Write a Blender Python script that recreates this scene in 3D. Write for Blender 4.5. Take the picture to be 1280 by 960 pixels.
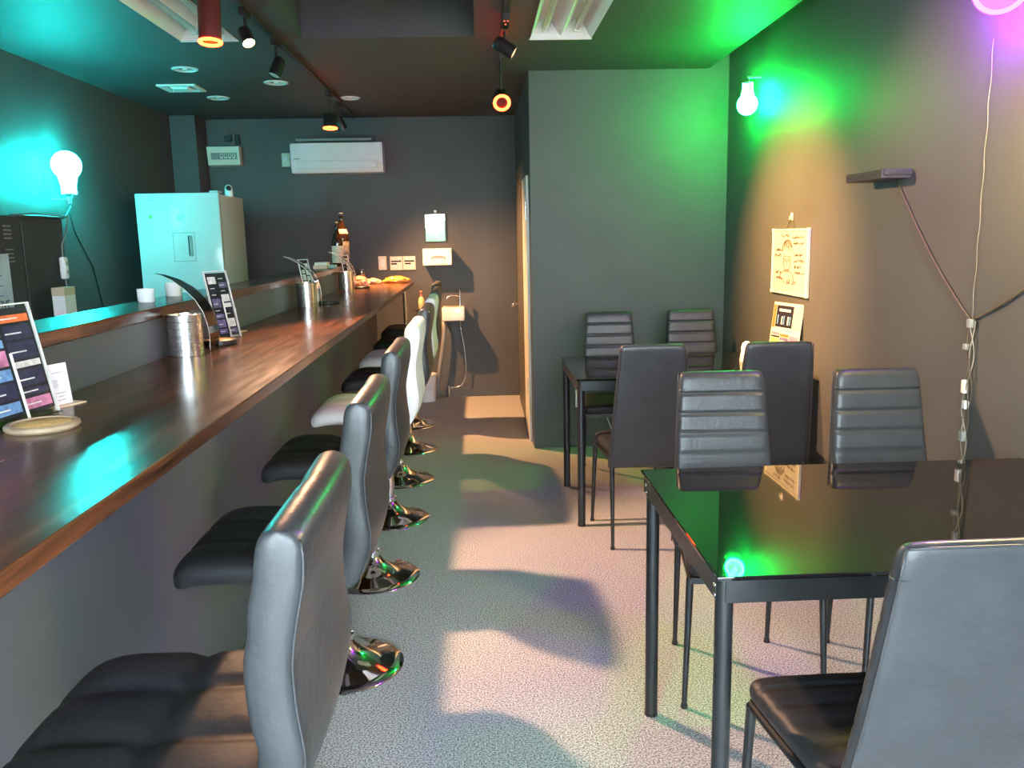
import bpy, bmesh, math, random
from mathutils import Vector, Matrix, noise
random.seed(7)
PI = math.pi
sc = bpy.context.scene
COL = sc.collection
for o in list(bpy.data.objects):
    bpy.data.objects.remove(o, do_unlink=True)

# ------------------------------------------------------------ camera, world, exposure
cam_d = bpy.data.cameras.new('camera')
cam_d.sensor_fit = 'HORIZONTAL'; cam_d.sensor_width = 36.0
cam_d.lens = 36.0 * 1048.3 / 1280.0
cam_d.clip_start = 0.02
cam = bpy.data.objects.new('camera', cam_d); COL.objects.link(cam)
pit, yaw, rol = .17376, .038357, -.0203
fw = Vector((math.sin(yaw) * math.cos(pit), math.cos(yaw) * math.cos(pit), -math.sin(pit)))
rt = fw.cross(Vector((0, 0, 1))).normalized(); up = rt.cross(fw)
r2 = math.cos(rol) * rt + math.sin(rol) * up; u2 = -math.sin(rol) * rt + math.cos(rol) * up
cam.matrix_world = Matrix(((r2.x, u2.x, -fw.x, 0), (r2.y, u2.y, -fw.y, 0), (r2.z, u2.z, -fw.z, 1.435), (0, 0, 0, 1)))
sc.camera = cam
sc.view_settings.view_transform = 'Standard'
sc.view_settings.look = 'None'
sc.view_settings.gamma = 1.0
sc.view_settings.use_curve_mapping = False
sc.view_settings.exposure = 0.3

world = bpy.data.worlds.new('daylight'); sc.world = world
world.use_nodes = True
wn = world.node_tree.nodes; wl = world.node_tree.links
bg = wn['Background']
bg.inputs['Color'].default_value = (0.76, 0.90, 1.0, 1)
bg.inputs['Strength'].default_value = 27.0

# ------------------------------------------------------------ materials
MATS = {}
def mat(name, col, rough=.5, metal=0, var=0.0, vscale=8.0, bump=0.0, bscale=60.0, coat=0, trans=0, ior=1.45, spec=.5, stretch=None):
    if name in MATS: return MATS[name]
    m = bpy.data.materials.new(name); m.use_nodes = True
    nt = m.node_tree; b = nt.nodes['Principled BSDF']
    b.inputs['Base Color'].default_value = (*col, 1)
    b.inputs['Roughness'].default_value = rough
    b.inputs['Metallic'].default_value = metal
    b.inputs['IOR'].default_value = ior
    b.inputs['Specular IOR Level'].default_value = spec
    b.inputs['Coat Weight'].default_value = coat
    b.inputs['Coat Roughness'].default_value = .08
    b.inputs['Transmission Weight'].default_value = trans
    if var or bump:
        tc = nt.nodes.new('ShaderNodeTexCoord'); mp = nt.nodes.new('ShaderNodeMapping')
        nt.links.new(tc.outputs['Object'], mp.inputs['Vector'])
        if stretch: mp.inputs['Scale'].default_value = stretch
    if var:
        n = nt.nodes.new('ShaderNodeTexNoise'); n.inputs['Scale'].default_value = vscale; n.inputs['Detail'].default_value = 4
        nt.links.new(mp.outputs[0], n.inputs['Vector'])
        r = nt.nodes.new('ShaderNodeValToRGB')
        r.color_ramp.elements[0].position = .3; r.color_ramp.elements[1].position = .7
        r.color_ramp.elements[0].color = (*[c * (1 - var) for c in col], 1)
        r.color_ramp.elements[1].color = (*[min(1, c * (1 + var)) for c in col], 1)
        nt.links.new(n.outputs['Fac'], r.inputs['Fac']); nt.links.new(r.outputs[0], b.inputs['Base Color'])
    if bump:
        n2 = nt.nodes.new('ShaderNodeTexNoise'); n2.inputs['Scale'].default_value = bscale; n2.inputs['Detail'].default_value = 3
        nt.links.new(mp.outputs[0], n2.inputs['Vector'])
        bp = nt.nodes.new('ShaderNodeBump'); bp.inputs['Strength'].default_value = bump; bp.inputs['Distance'].default_value = .01
        nt.links.new(n2.outputs['Fac'], bp.inputs['Height']); nt.links.new(bp.outputs[0], b.inputs['Normal'])
    MATS[name] = m
    return m
def emit(name, col, strength):
    if name in MATS: return MATS[name]
    m = bpy.data.materials.new(name); m.use_nodes = True
    nt = m.node_tree; nt.nodes.clear()
    e = nt.nodes.new('ShaderNodeEmission'); e.inputs[0].default_value = (*col, 1); e.inputs[1].default_value = strength
    o = nt.nodes.new('ShaderNodeOutputMaterial'); nt.links.new(e.outputs[0], o.inputs[0])
    MATS[name] = m
    return m
def clear(name, tint=(1, 1, 1), gloss=.1, rough=.02):
    """clear acrylic or thin glass: see-through with a fresnel sheen"""
    if name in MATS: return MATS[name]
    m = bpy.data.materials.new(name); m.use_nodes = True
    nt = m.node_tree; nt.nodes.clear()
    t = nt.nodes.new('ShaderNodeBsdfTransparent'); t.inputs[0].default_value = (*tint, 1)
    g = nt.nodes.new('ShaderNodeBsdfGlossy'); g.inputs['Roughness'].default_value = rough
    f = nt.nodes.new('ShaderNodeFresnel'); f.inputs[0].default_value = 1.5
    a = nt.nodes.new('ShaderNodeMath'); a.operation = 'ADD'; a.inputs[1].default_value = gloss; a.use_clamp = True
    nt.links.new(f.outputs[0], a.inputs[0])
    ge = nt.nodes.new('ShaderNodeNewGeometry'); iv = nt.nodes.new('ShaderNodeMath'); iv.operation = 'SUBTRACT'; iv.inputs[0].default_value = 1.0
    nt.links.new(ge.outputs['Backfacing'], iv.inputs[1])
    mu = nt.nodes.new('ShaderNodeMath'); mu.operation = 'MULTIPLY'; nt.links.new(a.outputs[0], mu.inputs[0]); nt.links.new(iv.outputs[0], mu.inputs[1])
    mx = nt.nodes.new('ShaderNodeMixShader'); nt.links.new(mu.outputs[0], mx.inputs[0])
    nt.links.new(t.outputs[0], mx.inputs[1]); nt.links.new(g.outputs[0], mx.inputs[2])
    o = nt.nodes.new('ShaderNodeOutputMaterial'); nt.links.new(mx.outputs[0], o.inputs[0])
    MATS[name] = m
    return m
def wood_mat():
    m = bpy.data.materials.new('dark_varnished_wood'); m.use_nodes = True
    nt = m.node_tree; b = nt.nodes['Principled BSDF']; L = nt.links.new
    tc = nt.nodes.new('ShaderNodeTexCoord'); mp = nt.nodes.new('ShaderNodeMapping')
    mp.inputs['Scale'].default_value = (9, .9, 9); L(tc.outputs['Object'], mp.inputs['Vector'])
    n = nt.nodes.new('ShaderNodeTexNoise'); n.inputs['Scale'].default_value = 3.0; n.inputs['Detail'].default_value = 8; n.inputs['Distortion'].default_value = .8
    L(mp.outputs[0], n.inputs['Vector'])
    r = nt.nodes.new('ShaderNodeValToRGB'); cr = r.color_ramp
    cr.elements[0].position = .28; cr.elements[0].color = (.014, .008, .005, 1)
    cr.elements[1].position = .75; cr.elements[1].color = (.17, .056, .021, 1)
    e = cr.elements.new(.5); e.color = (.08, .029, .013, 1)
    L(n.outputs['Fac'], r.inputs['Fac'])
    # staves glued side by side
    mp2 = nt.nodes.new('ShaderNodeMapping'); mp2.inputs['Scale'].default_value = (1, 1, 1); L(tc.outputs['Object'], mp2.inputs['Vector'])
    br = nt.nodes.new('ShaderNodeTexBrick'); br.inputs['Scale'].default_value = 1.0
    br.inputs['Brick Width'].default_value = .9; br.inputs['Row Height'].default_value = .075
    br.inputs['Mortar Size'].default_value = .0008
    br.inputs['Color1'].default_value = (.75, .75, .75, 1); br.inputs['Color2'].default_value = (1.15, 1.1, 1.05, 1); br.inputs['Mortar'].default_value = (.5, .5, .5, 1)
    mp2.inputs['Rotation'].default_value = (0, 0, PI / 2)
    L(mp2.outputs[0], br.inputs['Vector'])
    mx = nt.nodes.new('ShaderNodeMix'); mx.data_type = 'RGBA'; mx.blend_type = 'MULTIPLY'; mx.inputs[0].default_value = 1
    L(r.outputs[0], mx.inputs['A']); L(br.outputs['Color'], mx.inputs['B'])
    L(mx.outputs['Result'], b.inputs['Base Color'])
    b.inputs['Roughness'].default_value = .3; b.inputs['Specular IOR Level'].default_value = .35
    n3 = nt.nodes.new('ShaderNodeTexNoise'); n3.inputs['Scale'].default_value = 5
    L(mp.outputs[0], n3.inputs['Vector'])
    r3 = nt.nodes.new('ShaderNodeMapRange'); r3.inputs['To Min'].default_value = .16; r3.inputs['To Max'].default_value = .30
    L(n3.outputs['Fac'], r3.inputs['Value']); L(r3.outputs[0], b.inputs['Roughness'])
    bp = nt.nodes.new('ShaderNodeBump'); bp.inputs['Strength'].default_value = .12; bp.inputs['Distance'].default_value = .004
    L(n.outputs['Fac'], bp.inputs['Height']); L(bp.outputs[0], b.inputs['Normal'])
    MATS[m.name] = m
    return m
def floor_mat():
    m = bpy.data.materials.new('speckled_grey_floor'); m.use_nodes = True
    nt = m.node_tree; b = nt.nodes['Principled BSDF']; L = nt.links.new
    tc = nt.nodes.new('ShaderNodeTexCoord')
    n = nt.nodes.new('ShaderNodeTexNoise'); n.inputs['Scale'].default_value = 190; n.inputs['Detail'].default_value = 2
    L(tc.outputs['Object'], n.inputs['Vector'])
    r = nt.nodes.new('ShaderNodeValToRGB'); cr = r.color_ramp
    cr.elements[0].position = .36; cr.elements[0].color = (.10, .10, .105, 1)
    cr.elements[1].position = .64; cr.elements[1].color = (.68, .675, .68, 1)
    L(n.outputs['Fac'], r.inputs['Fac']); L(r.outputs[0], b.inputs['Base Color'])
    b.inputs['Roughness'].default_value = .42
    bp = nt.nodes.new('ShaderNodeBump'); bp.inputs['Strength'].default_value = .15; bp.inputs['Distance'].default_value = .003
    L(n.outputs['Fac'], bp.inputs['Height']); L(bp.outputs[0], b.inputs['Normal'])
    MATS[m.name] = m
    return m
M_wall = mat('charcoal_wall_paint', (.082, .081, .079), .55, var=.06, vscale=3, bump=.05, bscale=180)
M_ceil = mat('charcoal_ceiling_paint', (.07, .07, .07), .6, var=.06, vscale=3)
M_floor = floor_mat()
M_wood = wood_mat()
M_black_leather = mat('black_leather', (.036, .038, .041), .36, var=.15, vscale=12, bump=.12, bscale=55)
M_seat_black = mat('black_leather_seat', (.022, .023, .026), .5, var=.15, vscale=12, bump=.12, bscale=55, spec=.35)
M_white_leather = mat('white_leather', (.74, .73, .70), .42, var=.05, vscale=10, bump=.1, bscale=50)
M_chrome = mat('chrome', (.85, .85, .86), .06, 1, var=.02)
M_steel = mat('brushed_steel', (.72, .71, .69), .24, 1, var=.06, vscale=30, stretch=(1, 1, 8))
M_table_metal = mat('dark_grey_metal', (.045, .048, .05), .35, .7, var=.06)
M_glass_black = mat('black_glass', (.006, .006, .007), .03, var=.1, spec=.7)
M_white_plastic = mat('white_plastic', (.78, .78, .76), .3, var=.03)
M_white_gloss = mat('white_gloss', (.8, .8, .8), .16, var=.02)
M_cream = mat('cream_plastic', (.72, .66, .52), .35, var=.04)
M_black = mat('black_plastic', (.015, .015, .016), .4, var=.1)
M_dark = mat('dark_cabinet_paint', (.035, .037, .04), .45, var=.08)
M_grey = mat('grey_plastic', (.25, .25, .25), .4, var=.05)
M_paper = mat('white_paper', (.82, .80, .80), .7, var=.02)
M_acryl = clear('clear_acrylic', (.96, .97, .97), .06)
M_reflect_tint = clear('reflection_tinted_acrylic', (.35, .37, .38), .12)  # clear acrylic, its dark reflection put into the tint
M_pane = clear('window_glass', (.97, .98, .98), .0)

# ------------------------------------------------------------ mesh helpers
class MB:
    def __init__(s): s.bm = bmesh.new()
    def box(s, x0, x1, y0, y1, z0, z1, bev=0, seg=2, M=None):
        r = bmesh.ops.create_cube(s.bm, size=1)
        T = Matrix.Translation(((x0 + x1) / 2, (y0 + y1) / 2, (z0 + z1) / 2)) @ Matrix.Diagonal((abs(x1 - x0), abs(y1 - y0), abs(z1 - z0), 1))
        if M: T = M @ T
        bmesh.ops.transform(s.bm, matrix=T, verts=r['verts'])
        if bev:
            ed = list({e for v in r['verts'] for e in v.link_edges})
            bmesh.ops.bevel(s.bm, geom=ed, offset=bev, segments=seg, profile=.5, affect='EDGES')
        return s
    def lathe(s, prof, seg=24, M=None, closed=False):
        rings = []
        M = M or Matrix.Identity(4)
        for r, z in prof:
            if r < 1e-6: rings.append([s.bm.verts.new(M @ Vector((0, 0, z)))])
            else: rings.append([s.bm.verts.new(M @ Vector((r * math.cos(2 * PI * k / seg), r * math.sin(2 * PI * k / seg), z))) for k in range(seg)])
        pr = list(zip(rings, rings[1:]))
        if closed: pr.append((rings[-1], rings[0]))
        for a, b in pr:
            for k in range(seg):
                k2 = (k + 1) % seg
                f = [a[k % len(a)], a[k2 % len(a)], b[k2 % len(b)], b[k % len(b)]]
                u = []
                for v in f:
                    if v not in u: u.append(v)
                if len(u) > 2:
                    try: s.bm.faces.new(u)
                    except ValueError: pass
        return s
    def cyl(s, p0, p1, r0, r1=None, seg=16, caps=True):
        p0 = Vector(p0); p1 = Vector(p1); r1 = r0 if r1 is None else r1
        d = p1 - p0; M = Matrix.Translation(p0) @ d.to_track_quat('Z', 'Y').to_matrix().to_4x4()
        h = d.length
        pf = [(r0, 0), (r1, h)]
        if caps: pf = [(0, 0)] + pf + [(0, h)]
        return s.lathe(pf, seg, M)
    def tube(s, pts, r, seg=8, closed=False):
        pts = [Vector(p) for p in pts]; n = len(pts); rings = []
        prev = None
        for i, p in enumerate(pts):
            if closed: t = pts[(i + 1) % n] - pts[i - 1]
            else: t = pts[min(i + 1, n - 1)] - pts[max(i - 1, 0)]
            t.normalize()
            if prev is None:
                a = Vector((0, 0, 1)) if abs(t.z) < .9 else Vector((1, 0, 0))
                nrm = (a - a.dot(t) * t).normalized()
            else: nrm = (prev - prev.dot(t) * t).normalized()
            prev = nrm; bn = t.cross(nrm)
            rr = r[i] if isinstance(r, (list, tuple)) else r
            rings.append([s.bm.verts.new(p + rr * (math.cos(2 * PI * k / seg) * nrm + math.sin(2 * PI * k / seg) * bn)) for k in range(seg)])
        pr = list(zip(rings, rings[1:]))
        if closed: pr.append((rings[-1], rings[0]))
        for a, b in pr:
            for k in range(seg): s.bm.faces.new((a[k], a[(k + 1) % seg], b[(k + 1) % seg], b[k]))
        if not closed:
            s.bm.faces.new(rings[0][::-1]); s.bm.faces.new(rings[-1])
        return s
    def prism(s, poly, h, M=None):
        """poly in local XY extruded along local Z by h"""
        M = M or Matrix.Identity(4)
        a = [s.bm.verts.new(M @ Vector((x, y, 0))) for x, y in poly]; b = [s.bm.verts.new(M @ Vector((x, y, h))) for x, y in poly]
        n = len(poly)
        s.bm.faces.new(a[::-1]); s.bm.faces.new(b)
        for k in range(n): s.bm.faces.new((a[k], a[(k + 1) % n], b[(k + 1) % n], b[k]))
        return s
    def pad(s, P, nu=30, nv=24, ends=(-1, 1)):
        """closed cushion: P(u,v,side) with u,v in 0..1 -> point"""
        def sp(n): return [0.5 - 0.5 * math.copysign(abs(math.cos(PI * k / n)) ** .8, math.cos(PI * k / n)) for k in range(n + 1)]
        U = sp(nu); V = sp(nv); F = {}; B = {}
        for i, u in enumerate(U):
            for j, v in enumerate(V):
                F[i, j] = s.bm.verts.new(P(u, v, 1))
                B[i, j] = F[i, j] if i in (0, nu) or j in (0, nv) else s.bm.verts.new(P(u, v, -1))
        for i in range(nu):
            for j in range(nv):
                s.bm.faces.new((F[i, j], F[i + 1, j], F[i + 1, j + 1], F[i, j + 1]))
                q = (B[i, j], B[i, j + 1], B[i + 1, j + 1], B[i + 1, j])
                s.bm.faces.new(q)
        return s
    def build(s, name, m, parent=None, smooth=None, loc=None):
        bmesh.ops.recalc_face_normals(s.bm, faces=s.bm.faces)
        me = bpy.data.meshes.new(name); s.bm.to_mesh(me); s.bm.free()
        ms = m if isinstance(m, (list, tuple)) else [m]
        for q in ms: me.materials.append(q)
        if smooth is not None:
            if smooth >= 180: me.shade_smooth()
            else:
                me.shade_smooth(); me.set_sharp_from_angle(angle=math.radians(smooth))
        o = bpy.data.objects.new(name, me); COL.objects.link(o)
        if loc: o.location = loc
        if parent: o.parent = parent
        return o
def tag(o, label=None, cat=None, group=None, kind=None):
    if label: o['label'] = label
    if cat: o['category'] = cat
    if group: o['group'] = group
    if kind: o['kind'] = kind
    return o
def thing(name, label, cat, loc=(0, 0, 0), rz=0, group=None):
    o = bpy.data.objects.new(name, None); COL.objects.link(o); o.empty_display_size = .05
    o.location = loc; o.rotation_euler = (0, 0, rz)
    return tag(o, label, cat, group)
def copy_tree(o, parent=None):
    c = o.copy(); COL.objects.link(c); c.parent = parent
    for ch in list(o.children): copy_tree(ch, c)
    return c
def struct(o): o['kind'] = 'structure'; return o
def lamp(kind, name, parent, loc, col, power, size=.03, aim=None, angle=60, blend=.5):
    d = bpy.data.lights.new(name, kind); d.color = col; d.energy = power; d.shadow_soft_size = size
    if kind == 'SPOT': d.spot_size = math.radians(angle); d.spot_blend = blend
    o = bpy.data.objects.new(name, d); COL.objects.link(o); o.location = loc
    if aim is not None: o.rotation_euler = (Vector(aim)).to_track_quat('-Z', 'Y').to_euler()
    if parent: o.parent = parent
    return o
def text_mesh(name, txt, size, m, parent, M):
    cu = bpy.data.curves.new(name, 'FONT'); cu.body = txt; cu.size = size; cu.extrude = .0004; cu.align_x = 'CENTER'; cu.align_y = 'CENTER'
    t = bpy.data.objects.new('tmp', cu); COL.objects.link(t)
    bpy.context.view_layer.update()
    me = bpy.data.meshes.new_from_object(t); bpy.data.objects.remove(t)
    me.transform(M); me.materials.clear(); me.materials.append(m)
    o = bpy.data.objects.new(name, me); COL.objects.link(o); o.parent = parent
    return o

# ------------------------------------------------------------ room shell
ZC = 2.475; XL = -2.505; XR = 1.655; YB = 7.58; YF = -.95; YA = 5.6; XA = .36; ZT = 2.86
struct(MB().box(XL - .1, XR + .1, YF - .1, YB + .1, -.1, 0).build('floor', M_floor))
c = MB()
holes = [(-.886, .018, 3.55, 4.66), (.313, .645, 3.49, 4.735), (-1.511, -1.215, 3.44, 4.69), (1.522, XR + .1, YF - .1, YA + .05)]
xs = sorted({XL - .1, XR + .1} | {h[0] for h in holes} | {h[1] for h in holes}); ys = sorted({YF - .1, YB + .1} | {h[2] for h in holes} | {h[3] for h in holes})
for i in range(len(xs) - 1):
    for j in range(len(ys) - 1):
        cx = (xs[i] + xs[i + 1]) / 2; cy = (ys[j] + ys[j + 1]) / 2
        if any(h[0] < cx < h[1] and h[2] < cy < h[3] for h in holes): continue
        c.box(xs[i], xs[i + 1], ys[j], ys[j + 1], ZC, ZC + .09)
# sides of the square recess and of the slot along the right wall, and the slab above
h = holes[0]
c.box(h[0] - .02, h[0] + .002, h[2] - .02, h[3] + .02, ZC + .0005, ZT); c.box(h[1] - .002, h[1] + .02, h[2] - .02, h[3] + .02, ZC + .0005, ZT)
c.box(h[0], h[1], h[3] - .002, h[3] + .02, ZC + .0005, ZT); c.box(h[0], h[1], h[2] - .02, h[2] + .002, ZC + .0005, ZT)
c.box(1.502, 1.524, YF - .1, YA + .04, ZC + .0005, ZT)
c.box(XL - .1, XR + .1, YF - .1, YB + .1, ZT, ZT + .08)
struct(c.build('ceiling', M_ceil))
struct(MB().box(XL - .1, XL, YF - .1, YB + .1, 0, ZT).build('wall_left', M_wall))
struct(MB().box(XR, XR + .1, YF - .1, YB + .1, 0, ZT).build('wall_right', M_wall))
struct(MB().box(XL, XA + .1, YB, YB + .1, 0, ZC).build('wall_back', M_wall))
w = MB().box(XA, XR, YA, YA + .1, 0, ZT).box(XA, XA + .1, YA + .1, YB, 0, ZC)
struct(w.build('wall_alcove', M_wall))
struct(MB().box(XL, -2.298, 7.3, YB, 0, ZC).build('wall_pillar', M_wall))
# front of the shop behind the camera: glazed door and windows
f = MB().box(XL, -1.55, YF - .1, YF, 0, ZC).box(1.45, XR, YF - .1, YF, 0, ZC).box(-1.55, 1.45, YF - .1, YF, 2.25, ZC)
struct(f.build('wall_front', M_wall))
M_alu = mat('silver_aluminium', (.5, .5, .5), .4, .8, var=.03)
for k, (a, b) in enumerate(((-1.55, -.55), (-.55, .45), (.45, 1.45))):
    fr = MB()
    fr.box(a, a + .04, YF - .08, YF - .02, 0, 2.25).box(b - .04, b, YF - .08, YF - .02, 0, 2.25)
    fr.box(a + .04, b - .04, YF - .08, YF - .02, 0, .06).box(a + .04, b - .04, YF - .08, YF - .02, 2.19, 2.25)
    wo = struct(fr.build('window_%d' % (k + 1), M_alu))
    MB().box(a + .04, b - .04, YF - .053, YF - .047, .06, 2.19).build('pane', M_pane, wo)
# skirtings
M_skirt = mat('dark_skirting', (.075, .078, .078), .45, var=.05)
struct(MB().box(XA + .001, XR, YA - .008, YA, 0, .075, .002).build('baseboard_alcove', M_skirt))
struct(MB().box(-.45, XA - .001, YB - .008, YB, 0, .075, .002).build('baseboard_back', M_skirt))
struct(MB().box(XR - .008, XR, YF, YA - .01, 0, .075, .002).build('baseboard_right', M_skirt))
# dark door and white door jamb on the passage side of the alcove wall
d = struct(MB().box(XA - .012, XA, 6.42, 7.30, .01, 1.98, .003).build('door_1', mat('dark_door', (.09, .085, .075), .45, var=.05)))
MB().lathe([(0, 0), (.012, 0), (.012, .03), (.026, .034), (.03, .05), (.022, .066), (0, .068)], 16, Matrix.Translation((XA - .012, 7.22, .865)) @ Matrix.Rotation(-PI / 2, 4, 'Y')).build('knob', M_chrome, d, 40)
d2 = struct(MB().box(XA - .018, XA, 5.78, 6.28, .0, 1.84, .003).build('door_2', mat('ivory_door_paint', (.72, .72, .64), .4, var=.03)))
for z in (1.55, .32):
    MB().box(XA - .021, XA - .018, 5.86, 5.9, z, z + .12).build('strike_plate', M_steel, d2)

# ------------------------------------------------------------ outside, seen only through the front glazing and in the mirror
struct(MB().box(-9, 9, -14, YF - .11, -.14, -.06).build('ground_outside', mat('pale_paving', (.45, .45, .43), .8, var=.1)))
M_leaf = mat('hedge_leaves', (.018, .05, .008), .6, var=.5, vscale=9)
for k, (x, y, s) in enumerate(((-.7, -7.5, 1.5), (3.6, -8.0, 1.4))):
    b = bmesh.new(); bmesh.ops.create_icosphere(b, subdivisions=4, radius=1)
    for v in b.verts:
        v.co *= 1 + .28 * noise.noise(v.co * 2.3 + Vector((k * 7, 0, 0))) + .12 * noise.noise(v.co * 9)
        v.co = Vector((v.co.x * s, v.co.y * s * .7, max(v.co.z, -.75) * s * .7 + s * .52 - .06))
    q = MB(); q.bm = b
    o = q.build('street_bush', M_leaf, None, 180, (x, y, 0))
    tag(o, ['green bush outside, reflected in the small wall mirror', 'green bush outside behind the camera, further to the side'][k], 'bush')

# ------------------------------------------------------------ bar counter
def part(mb, name, m, root, smooth=None):
    o = mb.build(name, m, None, smooth)
    o.data.transform(Matrix.Translation(-root.location)); o.parent = root
    return o
M_panel = mat('slate_panel_paint', (.085, .088, .095), .5, var=.06, vscale=3)
root = thing('bar_worktop', 'long dark varnished wooden bar worktop running to the back of the room', 'worktop', (-.77, 3.3, 1.05))
part(MB().box(-1.005, -.537, YF + .02, 6.35, 1.05, 1.08, .003), 'top_board', M_wood, root)
part(MB().box(-1.005, -.537, 6.353, 7.13, 1.05, 1.08, .003), 'top_board', M_wood, root)
lg = part(MB().cyl((-.61, 7.03, .012), (-.61, 7.03, 1.05), .016, seg=14), 'leg', M_chrome, root, 40)
o = MB().lathe([(0, 0), (.035, 0), (.035, .006), (.02, .012), (0, .012)], 18).build('leg_foot', M_chrome, lg, 40); o.location = Vector((-.61, 7.03, 0)) - root.location
tag(MB().box(-.90, -.845, YF + .02, 7.0, 0, 1.05).box(-.845, -.835, YF + .02, 7.0, 0, .06).build('bar_base_wall', M_panel), 'slate grey bar front below the wooden worktop, behind the stools', 'bar front')
tag(MB().box(-1.06, -1.01, YF + .02, 6.9, 0, 1.205).box(-1.07, -1.06, YF + .02, 6.9, 0, .06).build('bar_partition', M_panel), 'grey upright partition carrying the raised shelf behind the worktop', 'partition')
tag(MB().box(-1.19, -1.0, YF + .02, 6.9, 1.205, 1.24, .003).build('bar_shelf', M_wood), 'narrow raised wooden shelf along the kitchen side of the bar', 'shelf')

# ------------------------------------------------------------ bar stools
def edge(s, p=12, q=.4): return max(0, 1 - abs(2 * s - 1) ** p) ** q
SEAT = .77
def make_stool(black):
    leather = M_black_leather if black else M_white_leather
    seatm = M_seat_black if black else M_white_leather
    root = thing('bar_stool', 'x', 'stool')
    # trumpet base
    MB().lathe([(0, 0), (.2, 0), (.203, .004), (.2, .009), (.17, .017), (.13, .027), (.09, .042), (.06, .062), (.042, .082), (.034, .098), (0, .098)], 40).build('base', M_chrome, root, 60)
    po = MB().cyl((0, 0, .09), (0, 0, .42), .025, seg=20).cyl((0, 0, .42), (0, 0, .69), .018, seg=20).build('post', M_chrome, root, 40)
    MB().lathe([(.025, .098), (.036, .098), (.037, .108), (.036, .116), (.025, .118)], 20).build('collar', M_chrome, po, 40)
    MB().lathe([(0, .685), (.06, .685), (.08, .695), (.085, .706), (0, .706)], 20).build('seat_plate', M_black, root, 40)
    lv = MB().tube([(0, .03, .683), (0, .14, .675), (0, .2, .66)], .005).build('height_lever', M_chrome, root, 40)
    # foot ring
    MB().tube([(-.03 - .115 * math.cos(a), .135 * math.sin(a), .30) for a in [PI * (k / 14 - .5) * 1.15 for k in range(15)]] , .009, 8).build('footrest', M_chrome, root, 60)
    def quilt(u, v, nu, nv, dep):
        g = 0
        for k in range(1, nu): g = max(g, math.exp(-((u - k / nu) / .022) ** 2))
        for k in range(1, nv): g = max(g, math.exp(-((v - k / nv) / .022) ** 2))
        puff = (abs(math.sin(PI * u * nu)) * abs(math.sin(PI * v * nv))) ** .5
        return -dep * g + dep * .9 * puff
    W = .40
    def seatP(u, v, s):
        cx, cy = 2 * u - 1, 2 * v - 1
        # rounded corners
        k = 1 - .10 * (abs(cx) ** 6) * (abs(cy) ** 6)
        x = .2 * cx * k; y = W / 2 * cy * k
        e = edge(u, 14, .5) * edge(v, 14, .5)
        z = SEAT - .03 + s * .03 * e + (quilt(u, v, 2, 3, .009) * e if s > 0 else 0)
        if u < .25: z -= .02 * ((.25 - u) / .25) ** 2      # waterfall front
        return Vector((x, y, z))
    se = MB().pad(seatP, 40, 44).build('seat', seatm, root, 180)
    # backrest: bent pad rising from under the rear of the seat
    def C(u):  # centre line in XZ, u 0 bottom .. 1 top
        z = SEAT - .075 + u * .42
        x = .195 + .028 * math.sin(u * PI * 1.0 - .2) * 1.0 - .030 * max(0, (.25 - u) / .25) ** 2 * 1.6 + .02 * max(0, (u - .6)) * 2
        x = .175 + .05 * math.sin(min(u / .35, 1) * PI / 2) - .012 * math.sin(PI * min(1, max(0, (u - .25) / .6))) + .03 * max(0, u - .6)
        return Vector((x, 0, z))
    def backP(u, v, s):
        p = C(u); a = C(min(1, u + .02)); b = C(max(0, u - .02)); t = (a - b).normalized(); n = Vector((t.z, 0, -t.x))
        cy = 2 * v - 1; cu = 2 * u - 1
        wk = 1 - .05 * max(0, abs(cu)) ** 6 * abs(cy) ** 6
        y = W / 2 * cy * wk * (1 - .06 * max(0, .3 - u) / .3)
        e = edge(u, 18, .5) * edge(v, 40, .5)
        th = .030 * e
        off = n * (s * th)
        if s < 0: off += -n * (quilt(u, v, 3, 2, .004) * e * (1 if u > .2 else 0))
        bow = .012 * (cy ** 2)
        zz = -.012 * cy ** 2 * max(0, u)
        return Vector((p.x - bow, y, p.z + zz)) + off
    bk = MB().pad(backP, 44, 34).build('backrest', leather, root, 180)
    # stitched piping on both long borders of the back
    for sgn in (-1, 1):
        pts = []
        for k in range(24):
            u = .03 + .94 * k / 23
            pts.append(backP(u, .5 + sgn * .475, 1) + Vector((.001, 0, 0)))
        MB().tube(pts, .0022, 5).build('piping', leather, bk, 180)
    return root
blk = make_stool(True); wht = make_stool(False)
stools = [(-.465, 1.13, 1, 'nearest black leather bar stool, its back cut by the lower picture edge'),
          (-.48, 1.90, 1, 'second black bar stool from the camera, standing at the long counter'),
          (-.49, 2.69, 1, 'third black bar stool from the camera, just in front of the white one'),
          (-.485, 3.46, 0, 'bright white leather bar stool, the nearer of the two white ones'),
          (-.485, 4.22, 1, 'black bar stool between the two white bar stools'),
          (-.495, 4.93, 0, 'farther white bar stool, half hidden behind the black stool'),
          (-.505, 5.68, 1, 'black bar stool just beyond the farther white stool'),
          (-.54, 6.45, 1, 'last black bar stool at the far end of the counter')]
used = set()
for x, y, b, lab in stools:
    src = blk if b else wht
    o = src if b not in used else copy_tree(src)
    used.add(b)
    o.location = (x, y, 0); o['label'] = lab; o['group'] = 'bar stools along the counter'

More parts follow.
